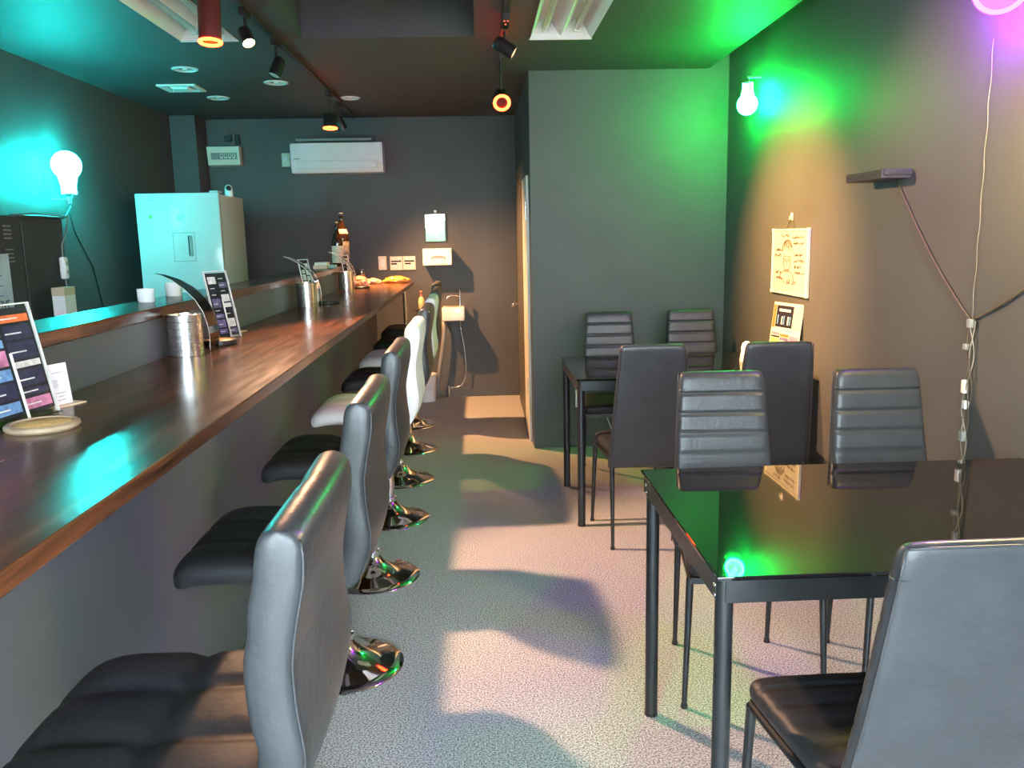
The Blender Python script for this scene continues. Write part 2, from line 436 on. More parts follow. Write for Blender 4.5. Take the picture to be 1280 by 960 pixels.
# ------------------------------------------------------------ dining chairs
def make_chair():
    root = thing('dining_chair', 'x', 'chair')
    # local: chair faces +Y, rear feet at y=0
    def hw(z): return .185 + (.145 - .185) * (z - .38) / (.965 - .38)
    def cy(z): return .035 - .12 * (z - .38) / (.585) - .01 * math.sin(PI * (z - .38) / .585)
    zs0, zs1 = .38, .965
    lines = [zs1 - .072 - .068 * k for k in range(6)]
    def backP(u, v, s):
        z = zs0 + (zs1 - zs0) * u
        c = 2 * v - 1
        e = edge(u, 24, .5) * edge(v, 20, .5)
        th = .019 * e
        g = 0
        if s > 0:
            for l in lines: g = max(g, math.exp(-((z - l) / .0045) ** 2))
            th += .004 * e * (1 - g) - .004 * g * e
        k = 1 - .05 * abs(2 * u - 1) ** 20 * abs(c) ** 8
        return Vector((hw(z) * c * k, cy(z) + s * th, z - (.006 * abs(c) ** 8 * (1 if u > .9 else 0))))
    b = MB().pad(backP, 140, 20).build('backrest', M_black_leather, root, 180)
    for sg in (-1, 1):
        MB().tube([Vector((sg * (hw(z) - .003), cy(z) - .019, z)) for z in [zs0 + .01 + (zs1 - zs0 - .02) * k / 12 for k in range(13)]], .0025, 5).build('piping', M_black_leather, b, 180)
    MB().tube([Vector((x, cy(.962) - .014, .959)) for x in [-.135 + .27 * k / 8 for k in range(9)]], .0025, 5).build('piping', M_black_leather, b, 180)
    def seatP(u, v, s):   # u along y, v along x
        c = 2 * v - 1; w = .165 + .048 * u
        y = .02 + .40 * u
        e = edge(u, 16, .5) * edge(v, 16, .5)
        g = 0
        if s > 0:
            for k in range(1, 6): g = max(g, math.exp(-((u - k / 6 - .012 * c * c) / .014) ** 2))
        k = 1 - .08 * abs(2 * u - 1) ** 10 * abs(c) ** 10
        return Vector((w * c * k, .22 + (y - .22) * k, .445 + s * (.028 * e) + (.006 * (1 - c * c) * e - .006 * g * e if s > 0 else 0)))
    MB().pad(seatP, 60, 20).build('seat', M_seat_black, root, 180)
    fr = MB()
    fr.box(-.16, .16, .03, .05, .40, .42).box(-.2, .2, .385, .405, .40, .42)
    for sg in (-1, 1): fr.tube([(sg * .16, .04, .41), (sg * .2, .395, .41)], .009, 8)
    fr.build('seat_frame', M_table_metal, root, 40)
    for sg in (-1, 1):
        MB().cyl((sg * .215, .405, .004), (sg * .2, .39, .415), .008, .012, 12).build('leg', M_table_metal, root, 40)
        MB().cyl((sg * .163, .0, .004), (sg * .163, .03, .42), .008, .012, 12).build('leg', M_table_metal, root, 40)
    for sg in (-1, 1):
        for yy, xx in ((.405, .215), (0, .163)):
            MB().cyl((sg * xx, yy, 0), (sg * xx, yy, .012), .0105, seg=12).build('foot_cap', M_black, root, 40)
    return root
ch0 = make_chair()
chairs = [(.828, 2.742, PI - .035, 'black dining chair facing us behind the near glass table, closer to the aisle'),
          (1.363, 2.715, PI - .015, 'black dining chair facing us behind the near glass table, beside the wall'),
          (.775, 1.275, 0, 'large black dining chair seen from behind at the lower right corner'),
          (.755, 3.665, -.03, 'black dining chair turned away from us at the far table, nearer the aisle'),
          (1.305, 3.65, -.04, 'black dining chair turned away from us at the far table, next to the right wall'),
          (.806, 5.10, PI - .03, 'far black dining chair against the alcove wall, left one of the two'),
          (1.33, 5.135, PI - .03, 'far black dining chair against the alcove wall, in the right corner')]
for k, (x, y, rz, lab) in enumerate(chairs):
    o = ch0 if k == 0 else copy_tree(ch0)
    o.location = (x, y, 0); o.rotation_euler = (0, 0, rz); o['label'] = lab; o['group'] = 'dining chairs around the two tables'

# ------------------------------------------------------------ dining tables
def make_table(x0, x1, y0, y1, lab):
    r = thing('dining_table', lab, 'table', ((x0 + x1) / 2, (y0 + y1) / 2, 0), 0, 'black glass dining tables')
    part(MB().box(x0, x1, y0, y1, .74, .75, .0025), 'glass_top', M_glass_black, r)
    ins = .02
    for (a, b, c_, d_) in ((x0 + ins, x1 - ins, y0 + .006, y0 + .026), (x0 + ins, x1 - ins, y1 - .026, y1 - .006), (x0 + .004, x0 + .024, y0 + .026, y1 - .026), (x1 - .024, x1 - .004, y0 + .026, y1 - .026)):
        part(MB().box(a, b, c_, d_, .69, .74, .002), 'apron', M_table_metal, r)
    for sx in (x0 + .024, x1 - .024):
        for sy in (y0 + .03, y1 - .065):
            lg = part(MB().cyl((sx, sy, .01), (sx, sy, .74), .019, seg=20), 'leg', M_table_metal, r, 40)
            part(MB().cyl((sx, sy, 0), (sx, sy, .012), .02, seg=20), 'foot_cap', M_black, r, 40)
            for z in (.70, .722):
                e = MB().lathe([(0, .004), (.004, .003), (.005, 0)], 10, Matrix.Rotation(-PI / 2, 4, 'Y')).build('screw', M_chrome, lg, 60)
                e.location = Vector((x0 + .004 if sx < (x0 + x1) / 2 else x1, sy - .0, z)) - r.location
    return r
make_table(.467, 1.622, 1.58, 2.381, 'near dining table with a mirror-black glass top reflecting the green light')
make_table(.466, 1.622, 3.976, 4.759, 'far dining table with black glass top in front of the alcove wall')

# ------------------------------------------------------------ ceiling fixtures
def troffer(x0, x1, y0, y1, lab):
    r = thing('fluorescent_fixture', lab, 'light fixture', ((x0 + x1) / 2, (y0 + y1) / 2, ZC), 0, 'unlit fluorescent ceiling fixtures')
    Mr = mat('white_enamel', (.78, .77, .74), .35, var=.03)
    xm = (x0 + x1) / 2; t = .006; H = .085
    part(MB().box(x0, x1, y0, y1, ZC + .1, ZC + .11), 'back_plate', Mr, r)
    Y0, Y1 = y0 + .01, y1 - .01
    # folded W reflector
    def fold(pts):
        b = MB(); M = Matrix(((1, 0, 0, 0), (0, 0, 1, Y0), (0, 1, 0, 0), (0, 0, 0, 1)))
        b.prism([(x, z) for x, z in pts] + [(x, z + t) for x, z in pts[::-1]], Y1 - Y0, M); return b
    part(fold([(x0, ZC - .004), (x0 + .05, ZC + H), (x0 + .11, ZC + H), (xm, ZC + .012), (x1 - .11, ZC + H), (x1 - .05, ZC + H), (x1, ZC - .004)]), 'reflector', Mr, r)
    for yy in (y0, y1 - .012):
        part(MB().box(x0 - .004, x1 + .004, yy, yy + .012, ZC - .006, ZC + .1), 'end_plate', Mr, r)
    for xx in (x0 + .08, x1 - .08):
        tb = part(MB().cyl((xx, Y0 + .05, ZC + .045), (xx, Y1 - .05, ZC + .045), .015, seg=14), 'tube', mat('dull_tube_glass', (.6, .58, .53), .2, var=.02), r, 40)
        for yy in (Y0 + .02, Y1 - .05):
            part(MB().box(xx - .018, xx + .018, yy, yy + .03, ZC + .025, ZC + H + .004, .004), 'socket', M_white_plastic, r)
troffer(.315, .643, 3.495, 4.733, 'white fluorescent ceiling fixture over the tables, near the green light')
troffer(-1.509, -1.217, 3.445, 4.688, 'white fluorescent ceiling fixture over the bar, behind the red lamp')

def downlight(x, y, rr, lab):
    r = thing('recessed_downlight', lab, 'downlight', (x, y, ZC), 0, 'recessed downlights over the bar')
    MB().lathe([(rr * .82, -.001), (rr, 0), (rr, -.006), (rr * .84, -.009), (rr * .8, -.004)], 28).build('trim_ring', M_white_gloss, r, 40)
    MB().lathe([(rr * .82, -.002), (rr * .55, -.0012), (0, -.001)], 28).build('reflector', M_chrome, r, 40)
    MB().lathe([(0, -.008), (.012, -.007), (.018, -.001)], 14).build('bulb', M_white_gloss, r, 60)
for x, y, rr, lab in ((-1.734, 5.403, .078, 'unlit round downlight directly above the square ceiling vent'), (-1.30, 5.887, .08, 'unlit round downlight below the dark track spotlight'),
                      (-1.848, 6.455, .08, 'unlit round downlight just beyond the square ceiling vent'), (-.905, 6.535, .075, 'unlit round downlight right of the left light track')):
    downlight(x, y, rr, lab)
r = thing('ceiling_vent', 'square white ceiling vent grille above the refrigerator', 'vent', (-1.963, 6.02, ZC))
MB().lathe([(.12, -.001), (.178, -.001), (.178, -.012), (.14, -.012), (.12, -.004)], 4, Matrix.Rotation(PI / 4, 4, 'Z')).build('frame', M_white_plastic, r)
MB().box(-.09, .09, -.09, .09, -.003, -.001).build('recess', M_grey, r)
MB().lathe([(0, -.02), (.07, -.02), (.085, -.010), (.085, -.006), (0, -.006)], 4, Matrix.Rotation(PI / 4, 4, 'Z')).build('cover_plate', M_white_plastic, r)
for k in range(4):
    a = k * PI / 2
    MB().box(.02, .12, -.004, .004, -.009, -.003, M=Matrix.Rotation(a + PI / 4, 4, 'Z')).build('rib', M_white_plastic, r)

# lighting tracks
TX = -1.01; RX = .165
M_track = mat('dark_bronze_track', (.05, .042, .036), .4, .3, var=.05)
def track(x, y0, y1, lab):
    r = thing('lighting_track', lab, 'light track', (x, (y0 + y1) / 2, ZC))
    L = (y1 - y0) / 2
    MB().box(-.018, .018, -L, L, -.018, 0, .002).build('rail', M_track, r)
    MB().box(-.005, .005, -L, L, -.0185, -.0178).build('groove', M_black, r)
    for s in (-1, 1): MB().box(-.019, .019, s * L - .02, s * L + .02, -.02, 0, .002).build('end_cap', M_black, r)
track(TX, 2.6, 7.45, 'long dark lighting track running over the bar counter')
track(RX, 2.6, 5.4, 'dark lighting track in the middle, left of the fluorescent fixture')

M_spot = mat('black_spot_housing', (.03, .027, .025), .35, .4, var=.08)
def head(name, lab, x, y, zc, aim, rad, length, face, grp='track spotlights', stem=True, annulus=False, shell=None):
    """track head: adapter on the rail, stem, cylindrical housing pointing along aim"""
    r = thing(name, lab, 'spotlight', (x, y, ZC - .018), 0, grp)
    MB().box(-.015, .015, -.05, .05, -.03, 0, .003).build('adapter', M_spot, r)
    z = zc - (ZC - .018)
    a = Vector(aim).normalized()
    c0 = Vector((0, 0, z))
    MB().cyl((0, 0, -.025), c0 + Vector((0, 0, rad * .2)), .008, seg=10).build('stem', M_spot, r, 40)
    Mx = Matrix.Translation(c0) @ a.to_track_quat('Z', 'Y').to_matrix().to_4x4()
    h2 = length / 2
    MB().lathe([(0, -h2), (rad * .8, -h2), (rad, -h2 + .012), (rad, h2), (rad * .9, h2), (rad * .88, h2 - .008), (0, h2 - .008)], 28, Mx).build('housing', shell or M_spot, r, 40)
    if annulus:
        MB().lathe([(rad * .72 + .36 * rad * .5 * (1 + math.cos(a_)) , h2 + .004 + .006 * math.sin(a_)) for a_ in [2 * PI * q / 10 for q in range(10)]], 32, Mx, True).build('light_ring', face, r, 60)
        MB().lathe([(0, h2 - .002), (rad * .6, h2 - .002), (rad * .6, h2 - .006)], 24, Mx).build('centre_cap', M_black, r, 40)
    else:
        MB().lathe([(0, h2 - .002), (rad * .5, h2 - .003), (rad * .88, h2 - .006)], 24, Mx).build('lens', face, r, 60)
    return r, c0 + a * (h2 + .02), a
E_red = emit('red_led', (1.0, .03, .005), 50)
E_warm = emit('warm_led', (1.0, .62, .25), 60)
E_warm2 = emit('warm_led_soft', (1.0, .66, .32), 1.6)
M_lens_off = mat('unlit_lens', (.5, .5, .48), .2, var=.05)
head('track_spotlight', 'red glowing cylinder lamp hanging in front of the left fluorescent fixture', TX, 3.49, 2.30, (0.0, -.12, -1), .043, .19, E_red, 'red ring spotlights', annulus=True, shell=mat('red_lit_lamp_shell', (.12, .022, .018), .4, var=.1))  # the ring's red glow is put into this housing's colour
r, p, a = head('track_spotlight', 'bright warm yellow spotlight on the left track, lit', TX, 4.03, 2.345, (.45, -.5, -1), .030, .08, E_warm)
lamp('SPOT', 'warm_beam', r, p, (1.0, .56, .32), 480, .045, (1.9, -1.3, -1.7), 84, .45)
head('track_spotlight', 'unlit black spotlight between the yellow lamp and the far red lamp', TX, 4.62, 2.325, (-.35, -.35, -1), .032, .10, M_lens_off)
head('track_spotlight', 'small red glowing spotlight above the air conditioner', TX, 6.20, 2.265, (0, -.08, -1), .047, .09, E_red, 'red ring spotlights', annulus=True)
r, p, a = head('track_spotlight', 'lit black spotlight right behind the far red lamp above the air conditioner', TX, 6.66, 2.31, (.45, .25, -1), .036, .10, E_warm2)
lamp('SPOT', 'end_beam', r, p, (1.0, .48, .18), 480, .022, (.72, .05, -1.25), 100, .9)
r, p, a = head('track_spotlight', 'tilted black spotlight with pale lens on the middle track, aimed right', RX, 4.36, 2.355, (1, -.15, -.62), .035, .11, E_warm2)
lamp('SPOT', 'wall_beam', r, p, (1.0, .50, .16), 720, .02, (1.49, .08, -1.06), 62, 1.0)
head('track_spotlight', 'red ring spotlight facing us at the end of the middle track', RX, 5.02, 2.215, (.02, -1, -.62), .046, .10, E_red, 'red ring spotlights', annulus=True)
r = thing('track_feed', 'dark track feed box with tiny red indicator lamps on the middle track', 'track box', (RX, 4.22, ZC - .018))
MB().box(-.017, .017, -.11, .06, -.035, 0, .003).build('body', M_spot, r)
for dx, dy in ((-.008, -.112), (.008, -.112), (.0, -.05)):
    MB().lathe([(0, -.0385), (.003, -.0375), (.004, -.035)], 8, Matrix.Translation((dx, dy + .012, 0))).build('indicator', emit('indicator_red', (1, .12, .05), 3), r, 60)

# ------------------------------------------------------------ bulb-shaped neon lamps on the walls
def neon(name, lab, loc, wall_x, rz, col, s_tube, s_plate, flip=False, size=1.0):
    """outline of a light bulb in glowing tube on a milky backing plate; local front is +X, turned by rz"""
    r = thing(name, lab, 'neon lamp', loc, 0, 'bulb-shaped neon wall lamps')
    R = .075 * size; n = 30
    pts = [(R * math.cos(a), -.04 * size + R * math.sin(a)) for a in [-PI / 2 - PI * .78 + 2 * PI * .78 * k / n for k in range(n + 1)]]
    neck = .034 * size; topz = .125 * size
    pts = [(-neck, topz), (-neck, topz * .65), (-neck * 1.15, topz * .45)] + pts + [(neck * 1.15, topz * .45), (neck, topz * .65), (neck, topz)]
    sg = -1 if flip else 1
    poly = [(y, z * sg) for y, z in pts]
    Rz = Matrix.Rotation(rz, 4, 'Z')
    e1 = emit(name + '_tube', col, s_tube); e2 = emit(name + '_plate', tuple(.9 * c_ + .1 for c_ in col), s_plate)
    MB().tube([Rz @ Vector((0, y, z)) for y, z in poly], .0075 * size, 8).build('neon_tube', e1, r, 180)
    fil = [Rz @ Vector((.012, .022 * size * math.sin(t * 2 * PI * 1.5), sg * (topz * .55 - .12 * size * t))) for t in [k / 16 for k in range(17)]]
    MB().tube(fil, .0045 * size, 6).build('filament_tube', e1, r, 180)
    Mx = Rz @ Matrix(((0, 0, 1, 0), (1, 0, 0, 0), (0, 1, 0, 0), (0, 0, 0, 1)))
    MB().prism([(y * .97, z * .98) for y, z in poly], .003, Mx @ Matrix.Translation((0, 0, -.0015))).build('milky_plate', e2, r)
    pr_ = [(neck * .9, 0)]
    for k in range(4): pr_ += [(neck, .004 + .016 * k), (neck, .012 + .016 * k), (neck * .82, .016 + .016 * k)]
    MB().lathe([(0, 0)] + pr_ + [(0, .068)], 16, Matrix.Translation((0, 0, sg * topz)) @ Matrix.Diagonal((.6, 1, sg, 1))).build('screw_base', M_acryl, r, 40)
    MB().cyl((0, 0, sg * (topz + .03)), (wall_x - loc[0], 0, sg * (topz + .03)), .006, seg=8).build('bracket', M_grey, r, 40)
    return r
teal = neon('teal_neon_lamp', 'glowing teal bulb-shaped neon lamp on the left wall', (-2.40, 5.19, 1.862), XL, math.radians(-58), (.006, .85, .82), 580, 12, True, 1.0)
neon('green_neon_lamp', 'glowing green bulb-shaped neon lamp hanging by the alcove corner', (1.575, 4.96, 2.185), XR, math.radians(-122), (.003, 1.0, .085), 1200, 12, False, .72)
neon('purple_neon_lamp', 'glowing magenta bulb-shaped neon lamp at the upper right edge', (1.575, 2.585, 2.18), XR, math.radians(-135), (.36, .001, 1.0), 620, 3, False, 1.0)
neon('yellow_neon_lamp', 'glowing yellow-green neon lamp on the right wall just outside the picture', (1.46, 2.08, 1.84), XR, math.radians(-140), (1.0, .80, .16), 620, 4, False, 1.0)

# ------------------------------------------------------------ cords on the right wall
M_cord = mat('clear_brown_cord', (.10, .075, .05), .3, var=.15)
XW = XR - .006
def cord(name, lab, pts, rad, m, parts=()):
    o = MB().tube(pts, rad, 7).build(name, m, None, 180)
    return tag(o, lab, 'cord')
def sag(p, q, n=12, s=.0, wob=0, ax=2):
    p = Vector(p); q = Vector(q); out = []
    for k in range(n + 1):
        t = k / n; v = p.lerp(q, t); v[2] -= s * 4 * t * (1 - t); v[1] += wob * math.sin(t * 37) ; out.append(v)
    return out
cord('hanging_cord', 'thin bright cord hanging straight down the right wall from the neon lamps', sag((XW, 2.73, 2.02), (XW, 2.735, 1.13), 40, 0, .003), .0014, mat('silvery_cord', (.22, .19, .15), .35, .2, var=.2))
cord('slanting_cord', 'brown cord slanting down the right wall from the little black shelf', sag((XW, 3.30, 1.62), (XW, 2.745, 1.13), 12, .03), .0035, M_cord)
cord('slanting_cord', 'brown cord joining the cord bundle from the right picture edge', sag((XW, 2.30, 1.36), (XW, 2.735, 1.13), 12, .02), .0042, M_cord)
rc = thing('cord_bundle', 'twisted bundle of clear cords with inline plugs hanging behind the near table', 'cord', (XW - .004, 2.72, .0))
for k in range(4):
    pts = []
    for i in range(60):
        t = i / 59; z = 1.13 - t * 1.0
        a = t * 30 + k * PI / 2; w_ = .010 + .012 * math.sin(PI * min(1, t * 2.2)) ** 2
        pts.append((-.004 + .006 * math.sin(a), w_ * math.cos(a * .5 + k * 1.7), z))
    MB().tube(pts, .0023, 6).build('cord_strand', MATS['silvery_cord'] if k % 2 else M_cord, rc, 180)
for z, y, hh, m in ((.905, .008, .045, M_white_plastic), (.845, -.004, .028, M_white_plastic), (.735, .002, .035, M_grey), (1.12, .003, .03, M_grey), (1.04, .016, .02, M_grey)):
    MB().box(-.016, .0, y - .010, y + .010, z - hh / 2, z + hh / 2, .003).build('inline_plug', m, rc)

# ------------------------------------------------------------ right wall: little shelf, whiteboard, menu
r = thing('wall_shelf', 'small black floating shelf on the right wall under the purple light', 'shelf', (XR, 3.40, 1.655))
MB().box(-.115, 0, -.155, .155, -.012, 0, .001).build('board', M_dark, r)
MB().box(-.115, -.105, -.155, .155, 0, .022, .001).build('front_lip', M_dark, r)
for s in (-1, 1): MB().box(-.105, 0, s * .155 - .005, s * .155 + .005, 0, .022, .001).build('side_lip', M_dark, r)
r.location = (XR, 3.36, 1.638)

wb = thing('whiteboard', 'small whiteboard with a marker drawing hung on the right wall, lit orange', 'whiteboard', (XR, 4.40, 1.275))
M_wb = mat('whiteboard_enamel', (.46, .45, .42), .35, var=.02)
W2, H2 = .255, .172
MB().box(-.012, -.002, -W2 + .006, W2 - .006, -H2 + .006, H2 - .006).build('panel', M_wb, wb)
for a_ in ((-W2, W2, -H2, -H2 + .012), (-W2, W2, H2 - .012, H2)):
    MB().box(-.017, 0, a_[0], a_[1], a_[2], a_[3], .003).build('frame', M_cream, wb)
for a_ in ((-W2, -W2 + .012), (W2 - .012, W2)):
    MB().box(-.017, 0, a_[0], a_[1], -H2 + .012, H2 - .012, .003).build('frame', M_cream, wb)
for sy in (-1, 1):
    for sz in (-1, 1): MB().box(-.020, 0, sy * W2 - .018 if sy > 0 else -W2 - .003, W2 + .003 if sy > 0 else -W2 + .018, sz * H2 - .018 if sz > 0 else -H2 - .003, H2 + .003 if sz > 0 else -H2 + .018, .005).build('corner_cap', M_cream, wb)
ink = mat('grey_marker_ink', (.12, .07, .04), .5, var=.1)
dr = MB()
def stroke(pts, rr=.0021): dr.tube([(-.0125, -x, z) for x, z in pts], rr, 4)   # x to the viewer's right
def arc(cx, cz, rx, rz, a0, a1, n=14): return [(cx + rx * math.cos(a0 + (a1 - a0) * k / n), cz + rz * math.sin(a0 + (a1 - a0) * k / n)) for k in range(n + 1)]
stroke(arc(-.03, .02, .05, .075, PI * .95, PI * 2.05))            # jaw
stroke(arc(-.03, .075, .062, .035, 0, PI)); stroke(arc(-.03, .065, .07, .05, -.2, PI + .2))
for s in (-1, 1):
    stroke(arc(-.03 + s * .022, .01, .012, .007, 0, 2 * PI)); stroke(arc(-.03 + s * .022, .024, .015, .006, .3, PI - .3))
stroke([(-.03, .005), (-.034, -.018), (-.026, -.02)]); stroke(arc(-.03, -.036, .014, .006, PI, 2 * PI))
for k in range(5): stroke(arc(-.06 + k * .018, .085 + .01 * math.sin(k), .012, .016, 0, PI * 1.6, 8))
stroke(arc(-.03, -.09, .10, .045, 0, PI)); stroke(arc(-.03, -.085, .05, .03, PI, 2 * PI))
for k in range(9): stroke([(-.02 + .014 * k, -.11 + .012 * math.sin(k * 2)), (-.012 + .014 * k, -.10 + .012 * math.cos(k * 3))])
rnd = random.Random(3)
for row, (x0, x1, z) in enumerate(((.07, .19, .035), (.07, .2, .005), (.075, .17, -.025), (.08, .2, -.055), (-.2, -.11, .06), (-.21, -.12, .03), (-.2, -.12, -.06), (-.19, -.1, -.09), (0.03, .19, .125), (-.12, .0, .135), (.05, .2, .095))):
    x = x0
    while x < x1:
        w_ = rnd.uniform(.006, .014)
        stroke([(x, z + rnd.uniform(-.008, .004)), (x + w_ * .5, z + rnd.uniform(0, .014)), (x + w_, z + rnd.uniform(-.008, .006))], .0017)
        x += w_ + .004
dr.build('marker_drawing', ink, wb, 180)
MB().tube([(-.012, .06, H2 - .002), (-.008, 0, H2 + .05), (-.012, -.06, H2 - .002)], .0025, 6).build('hanging_string', M_cord, wb, 180)
tag(MB().box(-.010, 0, -.014, .014, -.018, .022, .004).tube([(-.008, 0, -.006), (-.018, 0, -.012), (-.018, 0, .004)], .003, 6).build('adhesive_hook', M_cream, None, 40, (XR, 4.40, 1.507)), 'cream adhesive hook on the wall holding the whiteboard string', 'hook')

# printed menus: a backing slab with flat colour blocks
def menu_blocks(o, W, H, y, seed, cols, top_dark=False, name='printed_block'):
    rn = random.Random(seed)
    ncol = 3; x = -W / 2 + .006
    cw = (W - .012) / ncol
    for k in range(ncol):
        z = .008
        while z < H - .02:
            hh = rn.uniform(.012, .04); hh = min(hh, H - .006 - z)
            m = cols[rn.randrange(len(cols))]
            MB().box(x + .002 + k * cw, x + (k + 1) * cw - .002, y - .0006, y, z, z + hh - .003).build(name, m, o)
            z += hh
PR = [mat('print_navy', (.03, .03, .07), .5, spec=.15, var=.3, vscale=60), mat('print_orange', (.75, .16, .05), .5, spec=.15, var=.2, vscale=50), mat('print_pink', (.55, .2, .33), .5, spec=.15, var=.3, vscale=60),
      mat('print_violet', (.16, .13, .26), .5, spec=.15, var=.4, vscale=60), mat('print_white', (.7, .66, .62), .5, spec=.15, var=.2, vscale=80), mat('print_blue', (.14, .28, .5), .5, spec=.15, var=.3, vscale=60), mat('print_black', (.02, .018, .03), .5, spec=.15, var=.3, vscale=60), mat('print_yellow', (.65, .5, .15), .5, spec=.15, var=.3, vscale=60)]
def lean(M, o):
    o.matrix_world = M; return o
r = thing('wall_menu', 'two-panel printed menu card leaning on the right wall above the far table', 'menu', (1.59, 4.33, .75))
Mx = Matrix.Rotation(math.radians(-78), 4, 'Z') @ Matrix.Rotation(math.radians(-7), 4, 'X')
r.rotation_euler = Mx.to_euler()
MB().box(-.135, .135, 0, .006, 0, .315, .001).build('backing', M_cream, r)
MB().box(-.10, .055, -.001, 0, .185, .30).build('printed_panel', PR[6], r)
MB().box(-.13, -.105, -.001, 0, .18, .30).build('printed_panel', PR[1], r)
MB().box(.06, .13, -.001, 0, .175, .30).build('printed_panel', mat('print_cream', (.75, .62, .38), .4, var=.05), r)
for k in range(7): MB().box(-.085 + .019 * k, -.075 + .019 * k, -.002, -.001, .20, .25 + .01 * math.sin(k * 2)).build('text_column', PR[(k % 3) + 5 if k % 3 < 2 else 4], r)
MB().box(-.075, .03, -.002, -.001, .268, .282).build('title_line', PR[4], r)
menu_blocks(r, .265, .165, -.0, 5, [PR[4], PR[2], PR[1], PR[6], PR[7], PR[3]])
tag(MB().lathe([(0, 0), (.035, 0), (.037, .004), (.03, .05), (.027, .055), (.030, .075), (.022, .10), (.008, .11), (0, .11)], 18).build('white_container', M_white_plastic, None, 60, (1.43, 4.40, .75)), 'small round white container on the far table in front of the menu', 'container')

# ------------------------------------------------------------ alcove outlet with cable
r = thing('wall_outlet', 'white floor-level outlet on the alcove wall behind the far table leg', 'outlet', (.67, YA, .34))
MB().box(-.025, .025, -.012, 0, -.06, .06, .003).build('cover', M_white_plastic, r)
MB().box(-.012, .012, -.014, -.012, -.03, .03, .001).build('socket_face', M_cream, r)
tag(MB().tube([(.69, YA - .014, .30), (.75, YA - .05, .295), (.82, YA - .05, .29), (.86, YA - .05, .2), (.90, YA - .06, .09), (.95, YA - .08, .01), (1.1, YA - .1, .006)], .004, 6).build('outlet_cable', M_white_plastic, None, 180), 'thin white cable running from the alcove outlet to the floor', 'cable')

# ------------------------------------------------------------ back wall
ac = thing('air_conditioner', 'white wall-mounted air conditioner on the back wall', 'air conditioner', (-1.16, YB, 2.0))
prof = [(0, .0), (-.19, .0), (-.205, .015), (-.222, .06), (-.225, .10), (-.225, .238), (-.20, .25), (-.02, .265), (0, .265)]
Mx = Matrix(((0, 0, 1, -.385), (1, 0, 0, 0), (0, 1, 0, 0), (0, 0, 0, 1)))
MB().prism(prof, .77, Mx).build('body', M_white_gloss, ac, 30)
fp = MB().box(-.375, .375, -.231, -.224, .10, .243, .002).build('front_panel', M_white_gloss, ac)
MB().box(-.33, .33, -.229, -.215, .035, .094, .003, M=Matrix.Translation((0, -.006, 0))).build('air_flap', M_white_gloss, ac)
MB().box(-.34, .30, -.2, -.03, .262, .285, .003).build('top_grille', M_grey, ac)
MB().box(.345, .368, -.232, -.22, .035, .085, .001).build('display', M_cream, ac)
MB().box(-.36, -.31, -.2325, -.231, .112, .12).build('maker_mark', M_grey, ac)
r = thing('wall_outlet', 'white outlet with plug beside the air conditioner', 'outlet', (-1.632, YB, 2.13))
MB().box(-.035, .035, -.010, 0, -.057, .057, .003).build('cover', M_cream, r)
MB().box(-.02, .02, -.03, -.010, -.01, .03, .004).build('plug', M_white_plastic, r)

bp_ = thing('breaker_panel', 'cream breaker panel high on the back wall above the refrigerator', 'breaker panel', (-2.14, YB, 2.165))
MB().prism([(0, -.085), (-.08, -.075), (-.105, .075), (0, .085)], .27, Matrix(((0, 0, 1, -.135), (1, 0, 0, 0), (0, 1, 0, 0), (0, 0, 0, 1)))).build('housing', M_cream, bp_)
tilt = Matrix.Translation((0, -.0925, 0)) @ Matrix.Rotation(math.radians(9.5), 4, 'X')
MB().box(-.105, .115, -.003, .0, -.03, .025, M=tilt).build('switch_window', M_grey, bp_)
for k in range(6):
    x = -.085 + .035 * k
    MB().box(x - .012, x + .012, -.008, -.003, -.022, .018, .002, M=tilt).build('breaker_switch', M_grey if k < 2 else M_cream, bp_)
    if k > 1: MB().box(x - .004, x + .004, -.013, -.008, -.006, .012, M=tilt).build('switch_toggle', M_black, bp_)
r = thing('wall_controller', 'small black control box with wires above the breaker panel', 'control box', (-2.11, YB, 2.315))
MB().box(-.03, .03, -.035, 0, -.025, .025, .004).build('body', M_black, r)
MB().tube([(.0, -.02, .02), (.015, -.02, .05), (.05, -.015, .045), (.055, -.015, -.06)], .004, 6).build('wire', mat('mauve_wire', (.3, .16, .18), .5, var=.1), r, 180)
MB().tube([(-.01, -.02, .02), (-.012, -.02, .05), (-.03, -.01, .06)], .003, 6).build('wire', M_grey, r, 180)
r = thing('wall_sensor', 'little black sensor beside the control box above the breaker panel', 'sensor', (-2.028, YB, 2.305))
MB().box(-.016, .016, -.03, 0, -.035, .04, .006).build('body', M_black, r)
MB().tube([(0, -.02, -.03), (.008, -.025, -.05), (-.012, -.02, -.055), (-.01, -.01, -.07)], .003, 6).build('wire', M_grey, r, 180)

r = thing('wall_switch', 'single cream switch plate on the back wall above the counter end', 'switch', (-.84, YB, 1.227))
MB().box(-.036, .036, -.010, 0, -.06, .06, .003).build('plate', M_cream, r)
MB().box(-.018, .018, -.013, -.010, -.035, .035, .003).build('rocker', M_white_plastic, r)
r = thing('switch_panel', 'wide double switch panel with black strips on the back wall', 'switch', (-.66, YB, 1.223))
for s in (-1, 1):
    pl = MB().box(s * .0575 - .055, s * .0575 + .055, -.010, 0, -.06, .06, .002).build('plate', M_cream, r)
    for z, x, w_ in ((.018, 0, .045), (-.004, -.02 if s < 0 else -.012, .026), (-.026, .02 * s, .024)):
        MB().box(s * .0575 + x - w_, s * .0575 + x + w_, -.013, -.010, z - .007, z + .007, .002).build('switch_key', M_black if z > -.02 else M_white_plastic, r)
    for x in (-.02, .02):
        MB().box(s * .0575 + x - .003, s * .0575 + x + .003, -.0115, -.010, .045, .05).build('screw', M_steel, pl)

